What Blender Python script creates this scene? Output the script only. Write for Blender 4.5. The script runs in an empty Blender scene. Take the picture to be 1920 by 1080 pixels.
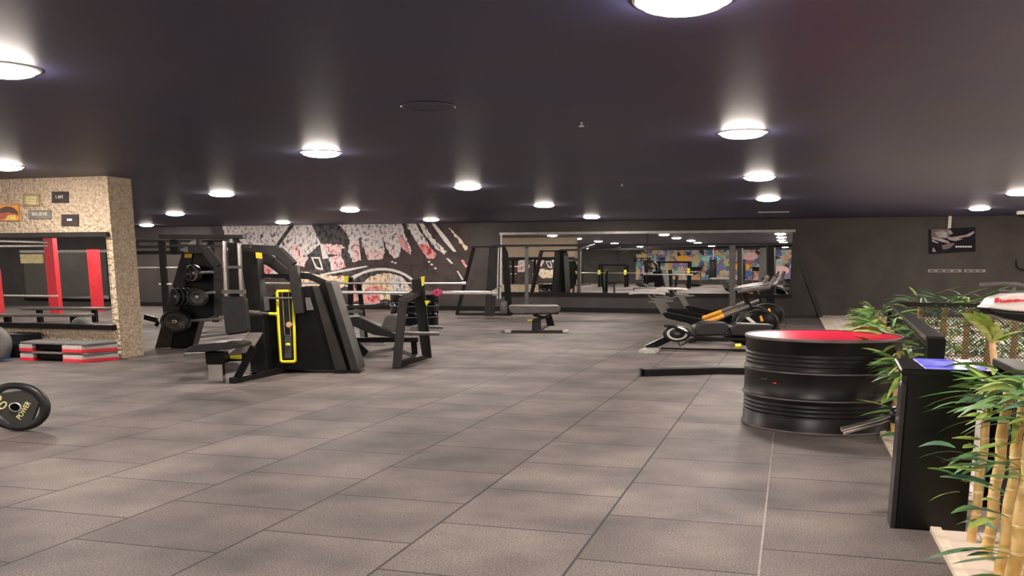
import bpy, bmesh, math, random
from mathutils import Vector, Matrix
PI = math.pi
scene = bpy.context.scene
col = scene.collection
random.seed(7)

# ---------------------------------------------------------------- camera, world, exposure
# World axes follow the building: +Y runs along the floor tile rows to the mirrored back wall, +X along that wall.
EYE, HZ, TH, PH = 1.6, 498.0, math.radians(11), math.atan(525/1770)
FP = 1770*math.cos(TH)                 # focal length in pixels of the 1920 px wide picture
CY = HZ + FP*math.tan(TH)
CP, SP = math.cos(PH), math.sin(PH)
cam_d = bpy.data.cameras.new('camera'); cam = bpy.data.objects.new('camera', cam_d); col.objects.link(cam)
cam.location = (0, 0, EYE); cam.rotation_euler = (math.radians(90)-TH, 0, PH)
cam_d.sensor_width = 36; cam_d.lens = FP/1920*36; cam_d.shift_y = (CY-540)/1920
cam_d.clip_start = .05; cam_d.clip_end = 300
scene.camera = cam
w = bpy.data.worlds.new('world'); scene.world = w; w.use_nodes = True
w.node_tree.nodes['Background'].inputs[0].default_value = (.55, .5, .55, 1)
w.node_tree.nodes['Background'].inputs[1].default_value = .02
scene.view_settings.view_transform = 'Standard'; scene.view_settings.look = 'None'
scene.view_settings.gamma = 1; scene.view_settings.use_curve_mapping = False
scene.view_settings.exposure = 2.25
LAMP = 46.0       # downlight emission

FWD = Vector((-SP, CP, 0)); RGT = Vector((CP, SP, 0)); UP = Vector((0, 0, 1))
def at(px, py, Y):
    """point of the room seen at a pixel of the picture, Y metres ahead"""
    u = (px-960)/FP; v = -(py-CY)/FP
    X, F, Z = u, math.cos(TH)+v*math.sin(TH), -math.sin(TH)+v*math.cos(TH)
    t = Y/F
    return RGT*(X*t) + FWD*Y + UP*(EYE+Z*t)
def on_y(px, py, y):
    p = at(px, py, 1.0)-Vector((0, 0, EYE)); return p*(y/p.y)+Vector((0, 0, EYE))
def on_z(px, py, z=0):
    p = at(px, py, 1.0)-Vector((0, 0, EYE)); return p*((z-EYE)/p.z)+Vector((0, 0, EYE))

# ---------------------------------------------------------------- materials
MATS = {}
def mat(name, c, rough=.5, metal=0, c2=None, scale=8, bump=0, bscale=60, lo=.4, hi=.6, spec=.5, emit=0, coat=0, detail=4):
    if name in MATS: return MATS[name]
    m = bpy.data.materials.new(name); m.use_nodes = True; MATS[name] = m
    N = m.node_tree.nodes; L = m.node_tree.links; b = N['Principled BSDF']
    b.inputs['Base Color'].default_value = (*c, 1); b.inputs['Roughness'].default_value = rough
    b.inputs['Metallic'].default_value = metal; b.inputs['Specular IOR Level'].default_value = spec
    b.inputs['Coat Weight'].default_value = coat
    tc = N.new('ShaderNodeTexCoord')
    if c2 is None: c2 = tuple(min(1, x*1.25+.002) for x in c)
    n = N.new('ShaderNodeTexNoise'); n.inputs['Scale'].default_value = scale; n.inputs['Detail'].default_value = detail
    L.new(tc.outputs['Object'], n.inputs['Vector'])
    r = N.new('ShaderNodeValToRGB'); r.color_ramp.elements[0].position = lo; r.color_ramp.elements[1].position = hi
    r.color_ramp.elements[0].color = (*c, 1); r.color_ramp.elements[1].color = (*c2, 1)
    L.new(n.outputs['Fac'], r.inputs['Fac']); L.new(r.outputs['Color'], b.inputs['Base Color'])
    if bump:
        n2 = N.new('ShaderNodeTexNoise'); n2.inputs['Scale'].default_value = bscale; n2.inputs['Detail'].default_value = 3
        L.new(tc.outputs['Object'], n2.inputs['Vector'])
        bp = N.new('ShaderNodeBump'); bp.inputs['Strength'].default_value = bump; bp.inputs['Distance'].default_value = .02
        L.new(n2.outputs['Fac'], bp.inputs['Height']); L.new(bp.outputs['Normal'], b.inputs['Normal'])
    if emit:
        b.inputs['Emission Color'].default_value = (*c, 1); b.inputs['Emission Strength'].default_value = emit
    return m

M_black = mat('black_paint', (.003, .003, .0033), .33, c2=(.005, .0048, .0048), scale=5, spec=.18)
M_blackm = mat('matte_black_steel', (.006, .0058, .0058), .45, c2=(.009, .0086, .0086), scale=6, bump=.05, spec=.25)
M_grey = mat('charcoal_steel', (.02, .0185, .018), .4, c2=(.027, .025, .0245), scale=5, spec=.3)
M_lgrey = mat('grey_steel', (.12, .115, .11), .4, .3, scale=6)
M_pad = mat('black_leatherette', (.01, .0097, .0097), .36, c2=(.015, .0145, .0145), scale=12, bump=.15, bscale=150)
M_padg = mat('grey_leatherette', (.1, .092, .088), .45, c2=(.125, .115, .11), scale=10, bump=.12, bscale=150)
M_chrome = mat('chrome', (.75, .74, .72), .16, 1, scale=3)
M_bar = mat('satin_chrome_bar', (.75, .74, .7), .3, .6, scale=20)
M_rubber = mat('black_rubber', (.009, .009, .009), .4, c2=(.015, .014, .014), scale=20, bump=.1, spec=.45)
M_yellow = mat('yellow_plastic', (.85, .78, .02), .4, c2=(.9, .85, .05), scale=8)
M_orange = mat('orange_paint', (.85, .33, .03), .35, c2=(.9, .42, .04), scale=8)
M_red = mat('red_plastic', (.78, .03, .05), .4, scale=8, c2=(.85, .05, .07))
M_redtop = mat('red_gloss_paint', (.88, .012, .06), .26, c2=(.95, .02, .08), scale=3, spec=.3)
M_white = mat('white_plastic', (.8, .76, .72), .35, c2=(.85, .82, .78), scale=5)
M_offw = mat('pale_grey_plastic', (.5, .47, .45), .4, scale=6)
M_blue = mat('blue_rubber', (.03, .12, .42), .5, scale=8)
M_drum = mat('drum_black_enamel', (.008, .007, .007), .38, c2=(.018, .015, .014), scale=2.5, spec=.3)
M_wire = mat('black_wire', (.012, .012, .012), .45)
M_bamboo = mat('bamboo_skin', (.68, .43, .13), .4, c2=(.86, .63, .28), scale=9)
M_ring = mat('bamboo_node', (.8, .62, .34), .5)
M_leaf = mat('bamboo_leaf', (.05, .16, .04), .42, c2=(.17, .33, .11), scale=6, lo=.35, hi=.65)
M_leaf2 = mat('yellow_green_leaf', (.16, .32, .05), .42, c2=(.45, .53, .14), scale=8, lo=.35, hi=.65)
M_leaf3 = mat('blue_green_leaf', (.04, .12, .06), .45, c2=(.13, .26, .14), scale=8, lo=.35, hi=.65)
M_glow = mat('lamp_diffuser', (1, .885, .79), .4, emit=LAMP)
M_gold = mat('brass_sign', (.45, .36, .16), .5, c2=(.62, .52, .25), scale=14)
M_signgrey = mat('grey_sign_board', (.2, .19, .16), .6, scale=10)
M_signblk = mat('dark_sign_board', (.04, .03, .03), .6, scale=10)

def glow_material(name, c, s):
    m = bpy.data.materials.new(name); m.use_nodes = True
    b = m.node_tree.nodes['Principled BSDF']; b.inputs['Base Color'].default_value = (.02, .02, .02, 1)
    b.inputs['Emission Color'].default_value = (*c, 1); b.inputs['Emission Strength'].default_value = s
    return m

def floor_material():
    m = bpy.data.materials.new('rubber_floor_tiles'); m.use_nodes = True
    N = m.node_tree.nodes; L = m.node_tree.links; b = N['Principled BSDF']
    tc = N.new('ShaderNodeTexCoord'); sp = N.new('ShaderNodeSeparateXYZ'); L.new(tc.outputs['Object'], sp.inputs[0])
    def ma(op, a, bv):
        n = N.new('ShaderNodeMath'); n.operation = op
        for i, v in enumerate((a, bv)):
            if isinstance(v, (int, float)): n.inputs[i].default_value = v
            else: L.new(v, n.inputs[i])
        return n.outputs[0]
    U = ma('SUBTRACT', sp.outputs[1], .52); V = ma('ADD', sp.outputs[0], 1.065)
    cb = N.new('ShaderNodeCombineXYZ'); L.new(U, cb.inputs[0]); L.new(V, cb.inputs[1])
    br = N.new('ShaderNodeTexBrick'); L.new(cb.outputs[0], br.inputs['Vector'])
    br.offset = .5; br.offset_frequency = 2; br.squash = 1
    br.inputs['Scale'].default_value = 1; br.inputs['Brick Width'].default_value = .96; br.inputs['Row Height'].default_value = .985
    br.inputs['Mortar Size'].default_value = .009; br.inputs['Mortar Smooth'].default_value = .3
    br.inputs['Color1'].default_value = (.112, .097, .092, 1); br.inputs['Color2'].default_value = (.152, .134, .127, 1)
    br.inputs['Mortar'].default_value = (.02, .017, .017, 1)
    # worn pale dust and darker scuffs
    n1 = N.new('ShaderNodeTexNoise'); n1.inputs['Scale'].default_value = 1.3; n1.inputs['Detail'].default_value = 5; L.new(tc.outputs['Object'], n1.inputs['Vector'])
    r1 = N.new('ShaderNodeValToRGB'); r1.color_ramp.elements[0].position = .32; r1.color_ramp.elements[1].position = .68
    r1.color_ramp.elements[0].color = (.52, .52, .55, 1); r1.color_ramp.elements[1].color = (1.42, 1.37, 1.34, 1); L.new(n1.outputs['Fac'], r1.inputs['Fac'])
    mx = N.new('ShaderNodeMix'); mx.data_type = 'RGBA'; mx.blend_type = 'MULTIPLY'; mx.inputs[0].default_value = .85
    L.new(br.outputs['Color'], mx.inputs[6]); L.new(r1.outputs['Color'], mx.inputs[7])
    # rubber granules
    n2 = N.new('ShaderNodeTexNoise'); n2.inputs['Scale'].default_value = 95; n2.inputs['Detail'].default_value = 3; L.new(tc.outputs['Object'], n2.inputs['Vector'])
    r2 = N.new('ShaderNodeValToRGB'); r2.color_ramp.elements[0].position = .36; r2.color_ramp.elements[1].position = .66
    r2.color_ramp.elements[0].color = (.4, .4, .41, 1); r2.color_ramp.elements[1].color = (2.0, 1.95, 1.9, 1); L.new(n2.outputs['Fac'], r2.inputs['Fac'])
    mx2 = N.new('ShaderNodeMix'); mx2.data_type = 'RGBA'; mx2.blend_type = 'MULTIPLY'; mx2.inputs[0].default_value = .8
    L.new(mx.outputs[2], mx2.inputs[6]); L.new(r2.outputs['Color'], mx2.inputs[7]); L.new(mx2.outputs[2], b.inputs['Base Color'])
    b.inputs['Roughness'].default_value = .62; b.inputs['Specular IOR Level'].default_value = .35
    bp = N.new('ShaderNodeBump'); bp.inputs['Strength'].default_value = .25; bp.inputs['Distance'].default_value = .01
    ad = N.new('ShaderNodeMath'); ad.operation = 'SUBTRACT'; L.new(n2.outputs['Fac'], ad.inputs[0]); L.new(br.outputs['Fac'], ad.inputs[1])
    L.new(ad.outputs[0], bp.inputs['Height']); L.new(bp.outputs['Normal'], b.inputs['Normal'])
    return m

def wood_material():
    m = bpy.data.materials.new('pale_wood_planks'); m.use_nodes = True
    N = m.node_tree.nodes; L = m.node_tree.links; b = N['Principled BSDF']
    tc = N.new('ShaderNodeTexCoord'); mp = N.new('ShaderNodeMapping'); mp.inputs['Rotation'].default_value = (0, 0, PI/2)
    L.new(tc.outputs['Object'], mp.inputs[0]); br = N.new('ShaderNodeTexBrick'); L.new(mp.outputs[0], br.inputs['Vector'])
    br.inputs['Scale'].default_value = 1; br.inputs['Brick Width'].default_value = 1.6; br.inputs['Row Height'].default_value = .2
    br.inputs['Mortar Size'].default_value = .004
    br.inputs['Color1'].default_value = (.72, .6, .5, 1); br.inputs['Color2'].default_value = (.84, .73, .63, 1); br.inputs['Mortar'].default_value = (.3, .22, .16, 1)
    L.new(br.outputs['Color'], b.inputs['Base Color']); b.inputs['Roughness'].default_value = .75
    return m

def stucco_material():
    m = mat('cream_stucco', (.54, .40, .27), .85, c2=(.82, .68, .51), scale=26, bump=1.0, bscale=14, lo=.36, hi=.62, detail=6)
    for n in m.node_tree.nodes:
        if n.type == 'BUMP': n.inputs['Distance'].default_value = .12
    return m

def graffiti_material():
    m = bpy.data.materials.new('graffiti_paint'); m.use_nodes = True
    N = m.node_tree.nodes; L = m.node_tree.links; b = N['Principled BSDF']
    tc = N.new('ShaderNodeTexCoord')
    n = N.new('ShaderNodeTexNoise'); n.inputs['Scale'].default_value = 1.1; n.inputs['Detail'].default_value = 2
    n.inputs['Distortion'].default_value = 1.2
    L.new(tc.outputs['Object'], n.inputs['Vector'])
    mx = N.new('ShaderNodeMix'); mx.data_type = 'RGBA'; mx.inputs[0].default_value = .55
    L.new(tc.outputs['Object'], mx.inputs[6]); L.new(n.outputs['Color'], mx.inputs[7])
    v = N.new('ShaderNodeTexVoronoi'); v.inputs['Scale'].default_value = 5.5; L.new(mx.outputs[2], v.inputs['Vector'])
    r = N.new('ShaderNodeValToRGB'); r.color_ramp.interpolation = 'CONSTANT'
    cs = [(.03, .03, .04), (.3, .17, .4), (.12, .3, .36), (.62, .36, .16), (.6, .52, .22), (.66, .42, .46), (.1, .15, .34), (.45, .14, .15), (.32, .5, .46), (.55, .52, .48)]
    e = r.color_ramp.elements; e[0].color = (*cs[0], 1); e[1].position = .1; e[1].color = (*cs[1], 1)
    for i, c in enumerate(cs[2:]):
        q = e.new(.2+i*.1); q.color = (*c, 1)
    s = N.new('ShaderNodeSeparateColor'); L.new(v.outputs['Color'], s.inputs[0]); L.new(s.outputs[0], r.inputs['Fac'])
    L.new(r.outputs['Color'], b.inputs['Base Color']); b.inputs['Roughness'].default_value = .7
    return m

def mirror_material():
    m = bpy.data.materials.new('mirror_glass'); m.use_nodes = True
    N = m.node_tree.nodes; L = m.node_tree.links; b = N['Principled BSDF']
    b.inputs['Metallic'].default_value = 1; b.inputs['Roughness'].default_value = .0
    n = N.new('ShaderNodeTexNoise'); n.inputs['Scale'].default_value = .6
    r = N.new('ShaderNodeValToRGB'); r.color_ramp.elements[0].color = (.86, .88, .87, 1); r.color_ramp.elements[1].color = (.9, .91, .9, 1)
    L.new(n.outputs['Fac'], r.inputs['Fac']); L.new(r.outputs['Color'], b.inputs['Base Color'])
    return m

# ---------------------------------------------------------------- mesh builder
class MB:
    def __init__(s): s.v = []; s.f = []; s.m = []; s.sm = []
    def add(s, vs, fs, mi=0, smooth=False):
        o = len(s.v); s.v += [Vector(v) for v in vs]
        for f in fs: s.f.append([i+o for i in f]); s.m.append(mi); s.sm.append(smooth)
        return s
    def box(s, lo, hi, mi=0):
        x0, y0, z0 = lo; x1, y1, z1 = hi
        return s.add([(x0,y0,z0),(x1,y0,z0),(x1,y1,z0),(x0,y1,z0),(x0,y0,z1),(x1,y0,z1),(x1,y1,z1),(x0,y1,z1)],
                     [(0,3,2,1),(4,5,6,7),(0,1,5,4),(1,2,6,5),(2,3,7,6),(3,0,4,7)], mi)
    def bar(s, p, q, w, h=None, up=UP, mi=0):
        """rectangular bar from p to q; w sideways, h along up"""
        h = h or w; p = Vector(p); q = Vector(q); d = (q-p).normalized()
        a = d.cross(up)
        if a.length < 1e-3: a = d.cross(FWD)
        a.normalize(); b = a.cross(d).normalized(); a *= w/2; b *= h/2
        return s.add([p-a-b, p+a-b, p+a+b, p-a+b, q-a-b, q+a-b, q+a+b, q-a+b],
                     [(0,3,2,1)[::-1],(4,5,6,7)[::-1],(0,1,5,4)[::-1],(1,2,6,5)[::-1],(2,3,7,6)[::-1],(3,0,4,7)[::-1]], mi)
    def prism(s, pts, off, mi=0):
        n = len(pts); off = Vector(off); pts = [Vector(p) for p in pts]
        return s.add(pts+[p+off for p in pts], [tuple(range(n)), tuple(range(2*n-1, n-1, -1))]+[(i, i+n, (i+1) % n+n, (i+1) % n) for i in range(n)], mi)
    def tube(s, pts, r, seg=8, mi=0, closed=False):
        pts = [Vector(p) for p in pts]; n = len(pts); rings = []
        ref = None
        for i, p in enumerate(pts):
            a = pts[i-1] if (i > 0 or closed) else None; c = pts[(i+1) % n] if (i < n-1 or closed) else None
            d = ((p-a).normalized() if a else Vector()) + ((c-p).normalized() if c else Vector())
            d.normalize()
            if ref is None:
                ref = d.cross(UP)
                if ref.length < .05: ref = d.cross(FWD)
            ref = (ref-d*ref.dot(d)).normalized(); b = d.cross(ref)
            rr = r[i] if isinstance(r, (list, tuple)) else r
            rings.append([p+(ref*math.cos(2*PI*k/seg)+b*math.sin(2*PI*k/seg))*rr for k in range(seg)])
        vs = [v for R_ in rings for v in R_]; fs = []
        for i in range(n if closed else n-1):
            j = (i+1) % n
            for k in range(seg): fs.append((i*seg+k, i*seg+(k+1) % seg, j*seg+(k+1) % seg, j*seg+k))
        s.add(vs, fs, mi, True)
        if not closed: s.add(rings[0], [tuple(range(seg))[::-1]], mi); s.add(rings[-1], [tuple(range(seg))], mi)
        return s
    def lathe(s, prof, c, ax=UP, u=None, ku=1, kv=1, seg=32, mi=0, smooth=True, caps=(True, True)):
        """profile [(radius, height)] turned around axis ax through c; ku, kv scale the two directions across it"""
        ax = Vector(ax).normalized(); c = Vector(c)
        u = Vector(u).normalized() if u is not None else (ax.cross(UP) if abs(ax.z) < .9 else Vector((1, 0, 0))).normalized()
        v = ax.cross(u).normalized(); vs = []; fs = []; n = len(prof)
        for r, h in prof:
            for k in range(seg):
                t = 2*PI*k/seg; vs.append(c+ax*h+u*(r*ku*math.cos(t))+v*(r*kv*math.sin(t)))
        for i in range(n-1):
            for k in range(seg): fs.append((i*seg+k, i*seg+(k+1) % seg, (i+1)*seg+(k+1) % seg, (i+1)*seg+k))
        s.add(vs, fs, mi, smooth)
        if caps[0] and prof[0][0] > 1e-6 and prof[0] != prof[-1]:
            s.add(vs[:seg], [tuple(range(seg))[::-1]], mi)
        if caps[1] and prof[-1][0] > 1e-6 and prof[0] != prof[-1]: s.add(vs[-seg:], [tuple(range(seg))], mi)
        return s
    def build(s, name, m, parent=None, bevel=0):
        me = bpy.data.meshes.new(name); off = Vector()
        p = parent
        while p is not None: off += p.location; p = p.parent
        loc = Vector()
        if parent is None:
            xs = [v.x for v in s.v]; ys = [v.y for v in s.v]; zs = [v.z for v in s.v]
            loc = Vector(((min(xs)+max(xs))/2, (min(ys)+max(ys))/2, min(zs)))
        me.from_pydata([tuple(v-off-loc) for v in s.v], [], s.f); me.update()
        for mm in (m if isinstance(m, (list, tuple)) else [m]): me.materials.append(mm)
        for i, pl in enumerate(me.polygons): pl.material_index = s.m[i]; pl.use_smooth = s.sm[i]
        bm = bmesh.new(); bm.from_mesh(me); bmesh.ops.recalc_face_normals(bm, faces=bm.faces); bm.to_mesh(me); bm.free()
        o = bpy.data.objects.new(name, me); col.objects.link(o); o.location = loc
        if parent is not None: o.parent = parent
        if bevel:
            b = o.modifiers.new('bevel', 'BEVEL'); b.width = bevel; b.segments = 2; b.limit_method = 'ANGLE'
        return o
def tag(o, label=None, cat=None, group=None, kind=None):
    for k, v in (('label', label), ('category', cat), ('group', group), ('kind', kind)):
        if v: o[k] = v
    return o
def thing(name, loc, label, cat, group=None):
    o = bpy.data.objects.new(name, None); col.objects.link(o); o.location = loc; o.empty_display_size = .1
    return tag(o, label, cat, group)
def copy_tree(o, parent=None):
    c = o.copy(); col.objects.link(c)
    if parent is not None: c.parent = parent
    for ch in list(o.children): copy_tree(ch, c)
    return c
def pick(px, Y): return [at(x, y, Y) for x, y in px]
def slab(px, Y, t, name, m, parent, bevel=0):
    """solid plate whose front outline stands Y ahead, t metres thick away from the viewer"""
    return MB().prism(pick(px, Y), FWD*t).build(name, m, parent, bevel)
def lettering(txt, pos, xdir, updir, size, m, parent, name='lettering', depth=.004, width=None):
    c = bpy.data.curves.new(name, 'FONT'); c.body = txt; c.size = size; c.extrude = depth/2; c.align_x = 'CENTER'; c.align_y = 'CENTER'; c.resolution_u = 3
    o = bpy.data.objects.new(name, c); col.objects.link(o); c.materials.append(m)
    x = Vector(xdir).normalized(); y = Vector(updir).normalized(); z = x.cross(y)
    off = Vector(); p = parent
    while p is not None: off += p.location; p = p.parent
    bpy.context.view_layer.update()
    k = (width/max(o.dimensions.x, 1e-3)) if width else 1
    o.matrix_basis = Matrix.Translation(Vector(pos)-off) @ Matrix((x, y, z)).transposed().to_4x4() @ Matrix.Diagonal((k, 1, 1, 1))
    bpy.context.view_layer.update()
    me_ = bpy.data.meshes.new_from_object(o); q = bpy.data.objects.new(name, me_); col.objects.link(q)
    q.matrix_basis = o.matrix_basis.copy(); bpy.data.objects.remove(o); q.name = name
    q.parent = parent
    return q

# ================================================================ THE ROOM
CEIL, YB, XL, XR, YR = 3.09, 32.0, -36.0, 13.0, -21.0
M_wall = mat('dark_wall_paint', (.038, .0315, .029), .6, c2=(.052, .044, .040), scale=1.2, bump=.15, bscale=25)
M_ceil = mat('dark_ceiling_paint', (.026, .027, .088), .5, c2=(.037, .031, .076), scale=.5)
M_stucco = stucco_material(); M_wood = wood_material(); M_mirror = mirror_material()
def struct(mb, name, m, bevel=0): return tag(mb.build(name, m, None, bevel), kind='structure')
fl = MB().box((XL, YR, -.1), (.93, YB, 0)).build('floor', floor_material()); fl['kind'] = 'structure'
# keep the tile pattern in building coordinates
me = fl.data; me.transform(Matrix.Translation(fl.location)); fl.location = (0, 0, 0)
struct(MB().box((.93, YR, -.1), (XR, YB, .012)), 'floor_wood', M_wood)
struct(MB().box((.90, YR, 0), (.96, YB, .03)), 'trim_1', mat('pale_edge_trim', (.7, .6, .48), .5))
struct(MB().box((-.087, YR, 0), (-.073, 9.3, .004)), 'trim_2', mat('rubber_seam_strip', (.2, .17, .155), .5))
struct(MB().box((XL, YR, CEIL), (XR, YB+.2, CEIL+.15)), 'ceiling', M_ceil)
struct(MB().box((XL, YB, 0), (XR, YB+.2, CEIL)), 'wall_back', M_wall)
struct(MB().box((XL-.2, YR, 0), (XL, YB, CEIL)), 'wall_left', M_wall)
struct(MB().box((XR, YR, 0), (XR+.2, YB, CEIL)), 'wall_right', M_wall)
struct(MB().box((XL, YR-.2, 0), (XR, YR, CEIL)), 'wall_rear', M_wall)
struct(MB().box((XL, YB-.02, 0), (-.2, YB, .16)), 'baseboard_back', M_blackm)
# cream stucco wall end with the left mirror; the upright leans out a little as in the photograph's lens
c0, c1 = (-11.2, 13.65), (-11.2, 14.25)
struct(MB().box((-22, 13.65, 0), (-11.2, 14.25, CEIL)), 'wall_partition', M_stucco)

# ---------------------------------------------------------------- downlights
dl = thing('downlight', (0, 0, CEIL), 'round white ceiling downlight', 'light')
MB().lathe([(.25, -.01), (.28, -.01), (.29, 0), (.25, 0), (.25, -.01)], (0, 0, CEIL), seg=32).build('trim_ring', M_white, dl)
MB().lathe([(.245, 0), (.245, -.018), (.23, -.034), (.18, -.05), (.1, -.06), (0.001, -.062)], (0, 0, CEIL), seg=20, caps=(False, False)).build('diffuser', M_glow, dl)
VIS = [(-.68, 5.72, 'largest and brightest round downlight, cut by the top edge of the photo'),
 (-.62, 11.34, 'round ceiling downlight over the red-topped drum, second largest on that side'),
 (-.62, 16.99, 'warm round downlight, nearer of the two close together above the exercise bikes'),
 (-.6, 22.39, 'round downlight farther back of the close two above the exercise bikes'),
 (-6.13, 11.67, 'big round downlight in mid ceiling over the tall black gym machine'),
 (-6.06, 17.44, 'round downlight left of the ceiling centre, above the mural and cable tower'),
 (-6.03, 23.14, 'round downlight above the left end of the long wall mirror'),
 (-6.05, 29.09, 'small round downlight nearest the back wall, just above the long mirror frame'),
 (-11.62, 17.63, 'round downlight directly above the black pulldown machine top'),
 (-11.6, 23.62, 'round downlight above the middle of the warrior mural'),
 (-11.46, 29.27, 'small round downlight close to the right part of the mural'),
 (-17.32, 23.86, 'round downlight just right of the cream stucco column, larger of two'),
 (-17.12, 29.59, 'small round downlight close to the left part of the mural'),
 (-23.1, 30.08, 'smallest round downlight, right beside the cream stucco column'),
 (-5.91, 6.11, 'round downlight cut by the left edge, upper of two'),
 (-11.62, 11.9, 'round downlight at the left edge just above the cream wall'),
 (4.67, 27.7, 'round downlight above the dark poster on the right wall'),
 (4.46, 22.09, 'round downlight cut by the right edge of the photo')]
first = True
for x, y, lb in VIS:
    o = dl if first else copy_tree(dl); first = False
    o.location = (x, y, CEIL); tag(o, lb, 'light', 'round ceiling downlights')
used = [(v[0], v[1]) for v in VIS]
for gx in (-34, -28.4, -22.8, -17.2, -11.6, -6.05, -.62, 4.6, 10.0):
    for gy in (29.2, 23.2, 17.4, 11.6, 6.0, .4, -5.2, -10.8, -16.4):
        if any(abs(gx-a) < 2 and abs(gy-b) < 2 for a, b in used): continue
        if gx == -.62 and gy > 25: continue
        if gx > 4 and gy < 22 and gy > 16 and gx < 6: pass
        o = copy_tree(dl); o.location = (gx, gy, CEIL)
        tag(o, 'round ceiling downlight outside the direct view, beyond the picture edges or behind walls', 'light', 'downlights out of direct view')
# small ceiling fittings
o = MB().lathe([(.235, -.006), (.25, -.012), (.265, -.006), (.25, 0), (.235, -.006)], (-3.4, 8.66, CEIL), seg=40).build('ceiling_speaker_ring', mat('dark_ring', (.07, .065, .075), .4))
MB().lathe([(.001, -.004), (.235, -.004)], (-3.4, 8.66, CEIL-.001), seg=40, caps=(False, False)).build('grille', M_ceil, o)
tag(o, 'thin dark round speaker ring flush in the black ceiling', 'speaker')
for (x, y, lb, w_) in ((-2.22, 10.07, 'tiny pale sprinkler head in the ceiling centre', .03), (-3.1, 17.6, 'tiny sprinkler head above the long mirror', .02)):
    tag(MB().lathe([(w_*.4, 0), (w_*.4, -.03), (w_, -.035), (w_, -.045), (.001, -.05)], (x, y, CEIL), seg=12).build('sprinkler_head', M_offw), lb, 'sprinkler')
cmr = thing('ceiling_camera', (6.1, 29.6, CEIL), 'small white dome camera on ceiling at the right edge', 'camera')
MB().lathe([(.16, 0), (.16, -.07), (.13, -.09)], (6.1, 29.6, CEIL), seg=24).build('housing', M_white, cmr)
MB().lathe([(.12, -.09), (.1, -.14), (.05, -.17), (.001, -.18)], (6.1, 29.6, CEIL), seg=24).build('dome', M_black, cmr)
tag(MB().box((-1.0, 27.8, CEIL-.02), (-.15, 28.1, CEIL)).build('ceiling_vent', M_offw), 'thin pale rectangular ceiling panel above the right end of the long mirror', 'vent')

# ---------------------------------------------------------------- back wall mirror
mr = thing('wall_mirror', (-5, YB, .65), 'long wall mirror across the back wall reflecting graffiti and machines', 'mirror')
MB().box((-9.85, YB-.04, .68), (-4.72, YB-.001, 2.66)).build('mirror_glass', M_mirror, mr)
MB().box((-4.70, YB-.04, .68), (-.03, YB-.001, 2.66)).build('mirror_glass', M_mirror, mr)
MB().box((-9.93, YB-.08, 2.66), (.05, YB-.001, 2.74)).build('top_frame', mat('pale_metal_frame', (.3, .28, .26), .4, .4), mr)
MB().box((-9.93, YB-.09, .58), (.05, YB-.001, .68)).build('bottom_frame', M_blackm, mr)
MB().box((-9.9, YB-.06, .68), (-9.85, YB-.001, 2.66)).build('side_frame', M_offw, mr)

# ---------------------------------------------------------------- mural on the back wall
def paint(name, a, b, c, scale):
    m = bpy.data.materials.new(name); m.use_nodes = True
    N = m.node_tree.nodes; L = m.node_tree.links; p = N['Principled BSDF']; p.inputs['Roughness'].default_value = .75
    tc = N.new('ShaderNodeTexCoord'); mp = N.new('ShaderNodeMapping'); mp.inputs['Scale'].default_value = (1, 1, .7); mp.inputs['Rotation'].default_value = (0, .5, 0)
    L.new(tc.outputs['Object'], mp.inputs[0]); n = N.new('ShaderNodeTexNoise'); n.inputs['Scale'].default_value = scale; n.inputs['Detail'].default_value = 6; n.inputs['Roughness'].default_value = .7
    L.new(mp.outputs[0], n.inputs['Vector']); r = N.new('ShaderNodeValToRGB'); e = r.color_ramp.elements
    e[0].position = .38; e[0].color = (*a, 1); e[1].position = .52; e[1].color = (*c, 1); q = e.new(.44); q.color = (*b, 1)
    L.new(n.outputs['Fac'], r.inputs['Fac']); L.new(r.outputs['Color'], p.inputs['Base Color'])
    return m
P0 = paint('mural_ground', (.035, .028, .028), (.05, .036, .036), (.07, .05, .048), 2)
P1 = paint('mural_white_splatter', (.04, .04, .045), (.5, .46, .47), (.85, .79, .77), 9)
P2 = paint('mural_pink_splatter', (.2, .03, .04), (.75, .36, .38), (.88, .72, .7), 9)
P3 = paint('mural_dark', (.012, .011, .012), (.02, .018, .019), (.09, .085, .09), 7)
P4 = paint('mural_ochre_splatter', (.25, .06, .03), (.75, .5, .25), (.88, .78, .64), 8)
P5 = paint('mural_white', (.6, .55, .53), (.75, .7, .68), (.82, .78, .76), 9)
P6 = paint('mural_red', (.4, .03, .04), (.65, .12, .14), (.8, .4, .4), 6)
mu = MB(); lay = [0]; RM = random.Random(3)
def mp_(px, mi):
    lay[0] += 1
    y = YB-.002-.0006*lay[0]
    if mi in (1, 2, 4, 6):          # ragged brush edges
        q = []
        for (a, b), (c_, d_) in zip(px, px[1:]+px[:1]):
            n = max(1, int(math.hypot(c_-a, d_-b)/3))
            for k in range(n):
                j = 1.3 if k else 0
                q.append((a+(c_-a)*k/n+RM.uniform(-j, j), max(b+(d_-b)*k/n+RM.uniform(-j, j), min(b, d_) if min(b, d_) < 426 else 0)))
        px = q
    mu.add([on_y(a, b, y) for a, b in px], [tuple(range(len(px)))], mi)
def arc(cx, cy, rx, ry, a0, a1, n=14): return [(cx+rx*math.cos(math.radians(a0+(a1-a0)*i/n)), cy-ry*math.sin(math.radians(a0+(a1-a0)*i/n))) for i in range(n+1)]
mp_([(395, 424), (868, 414), (893, 470), (893, 525), (868, 560), (395, 560)], 0)
mp_([(418, 424), (600, 418.5), (606, 440), (604, 456), (588, 468), (578, 484), (572, 492), (548, 486), (518, 470), (425, 470)], 1)
mp_([(618, 418), (724, 415.5), (722, 440), (706, 452), (668, 452), (648, 446), (640, 426)], 1)
mp_([(545, 462), (562, 460), (572, 486), (572, 500), (550, 500)], 2)
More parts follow.
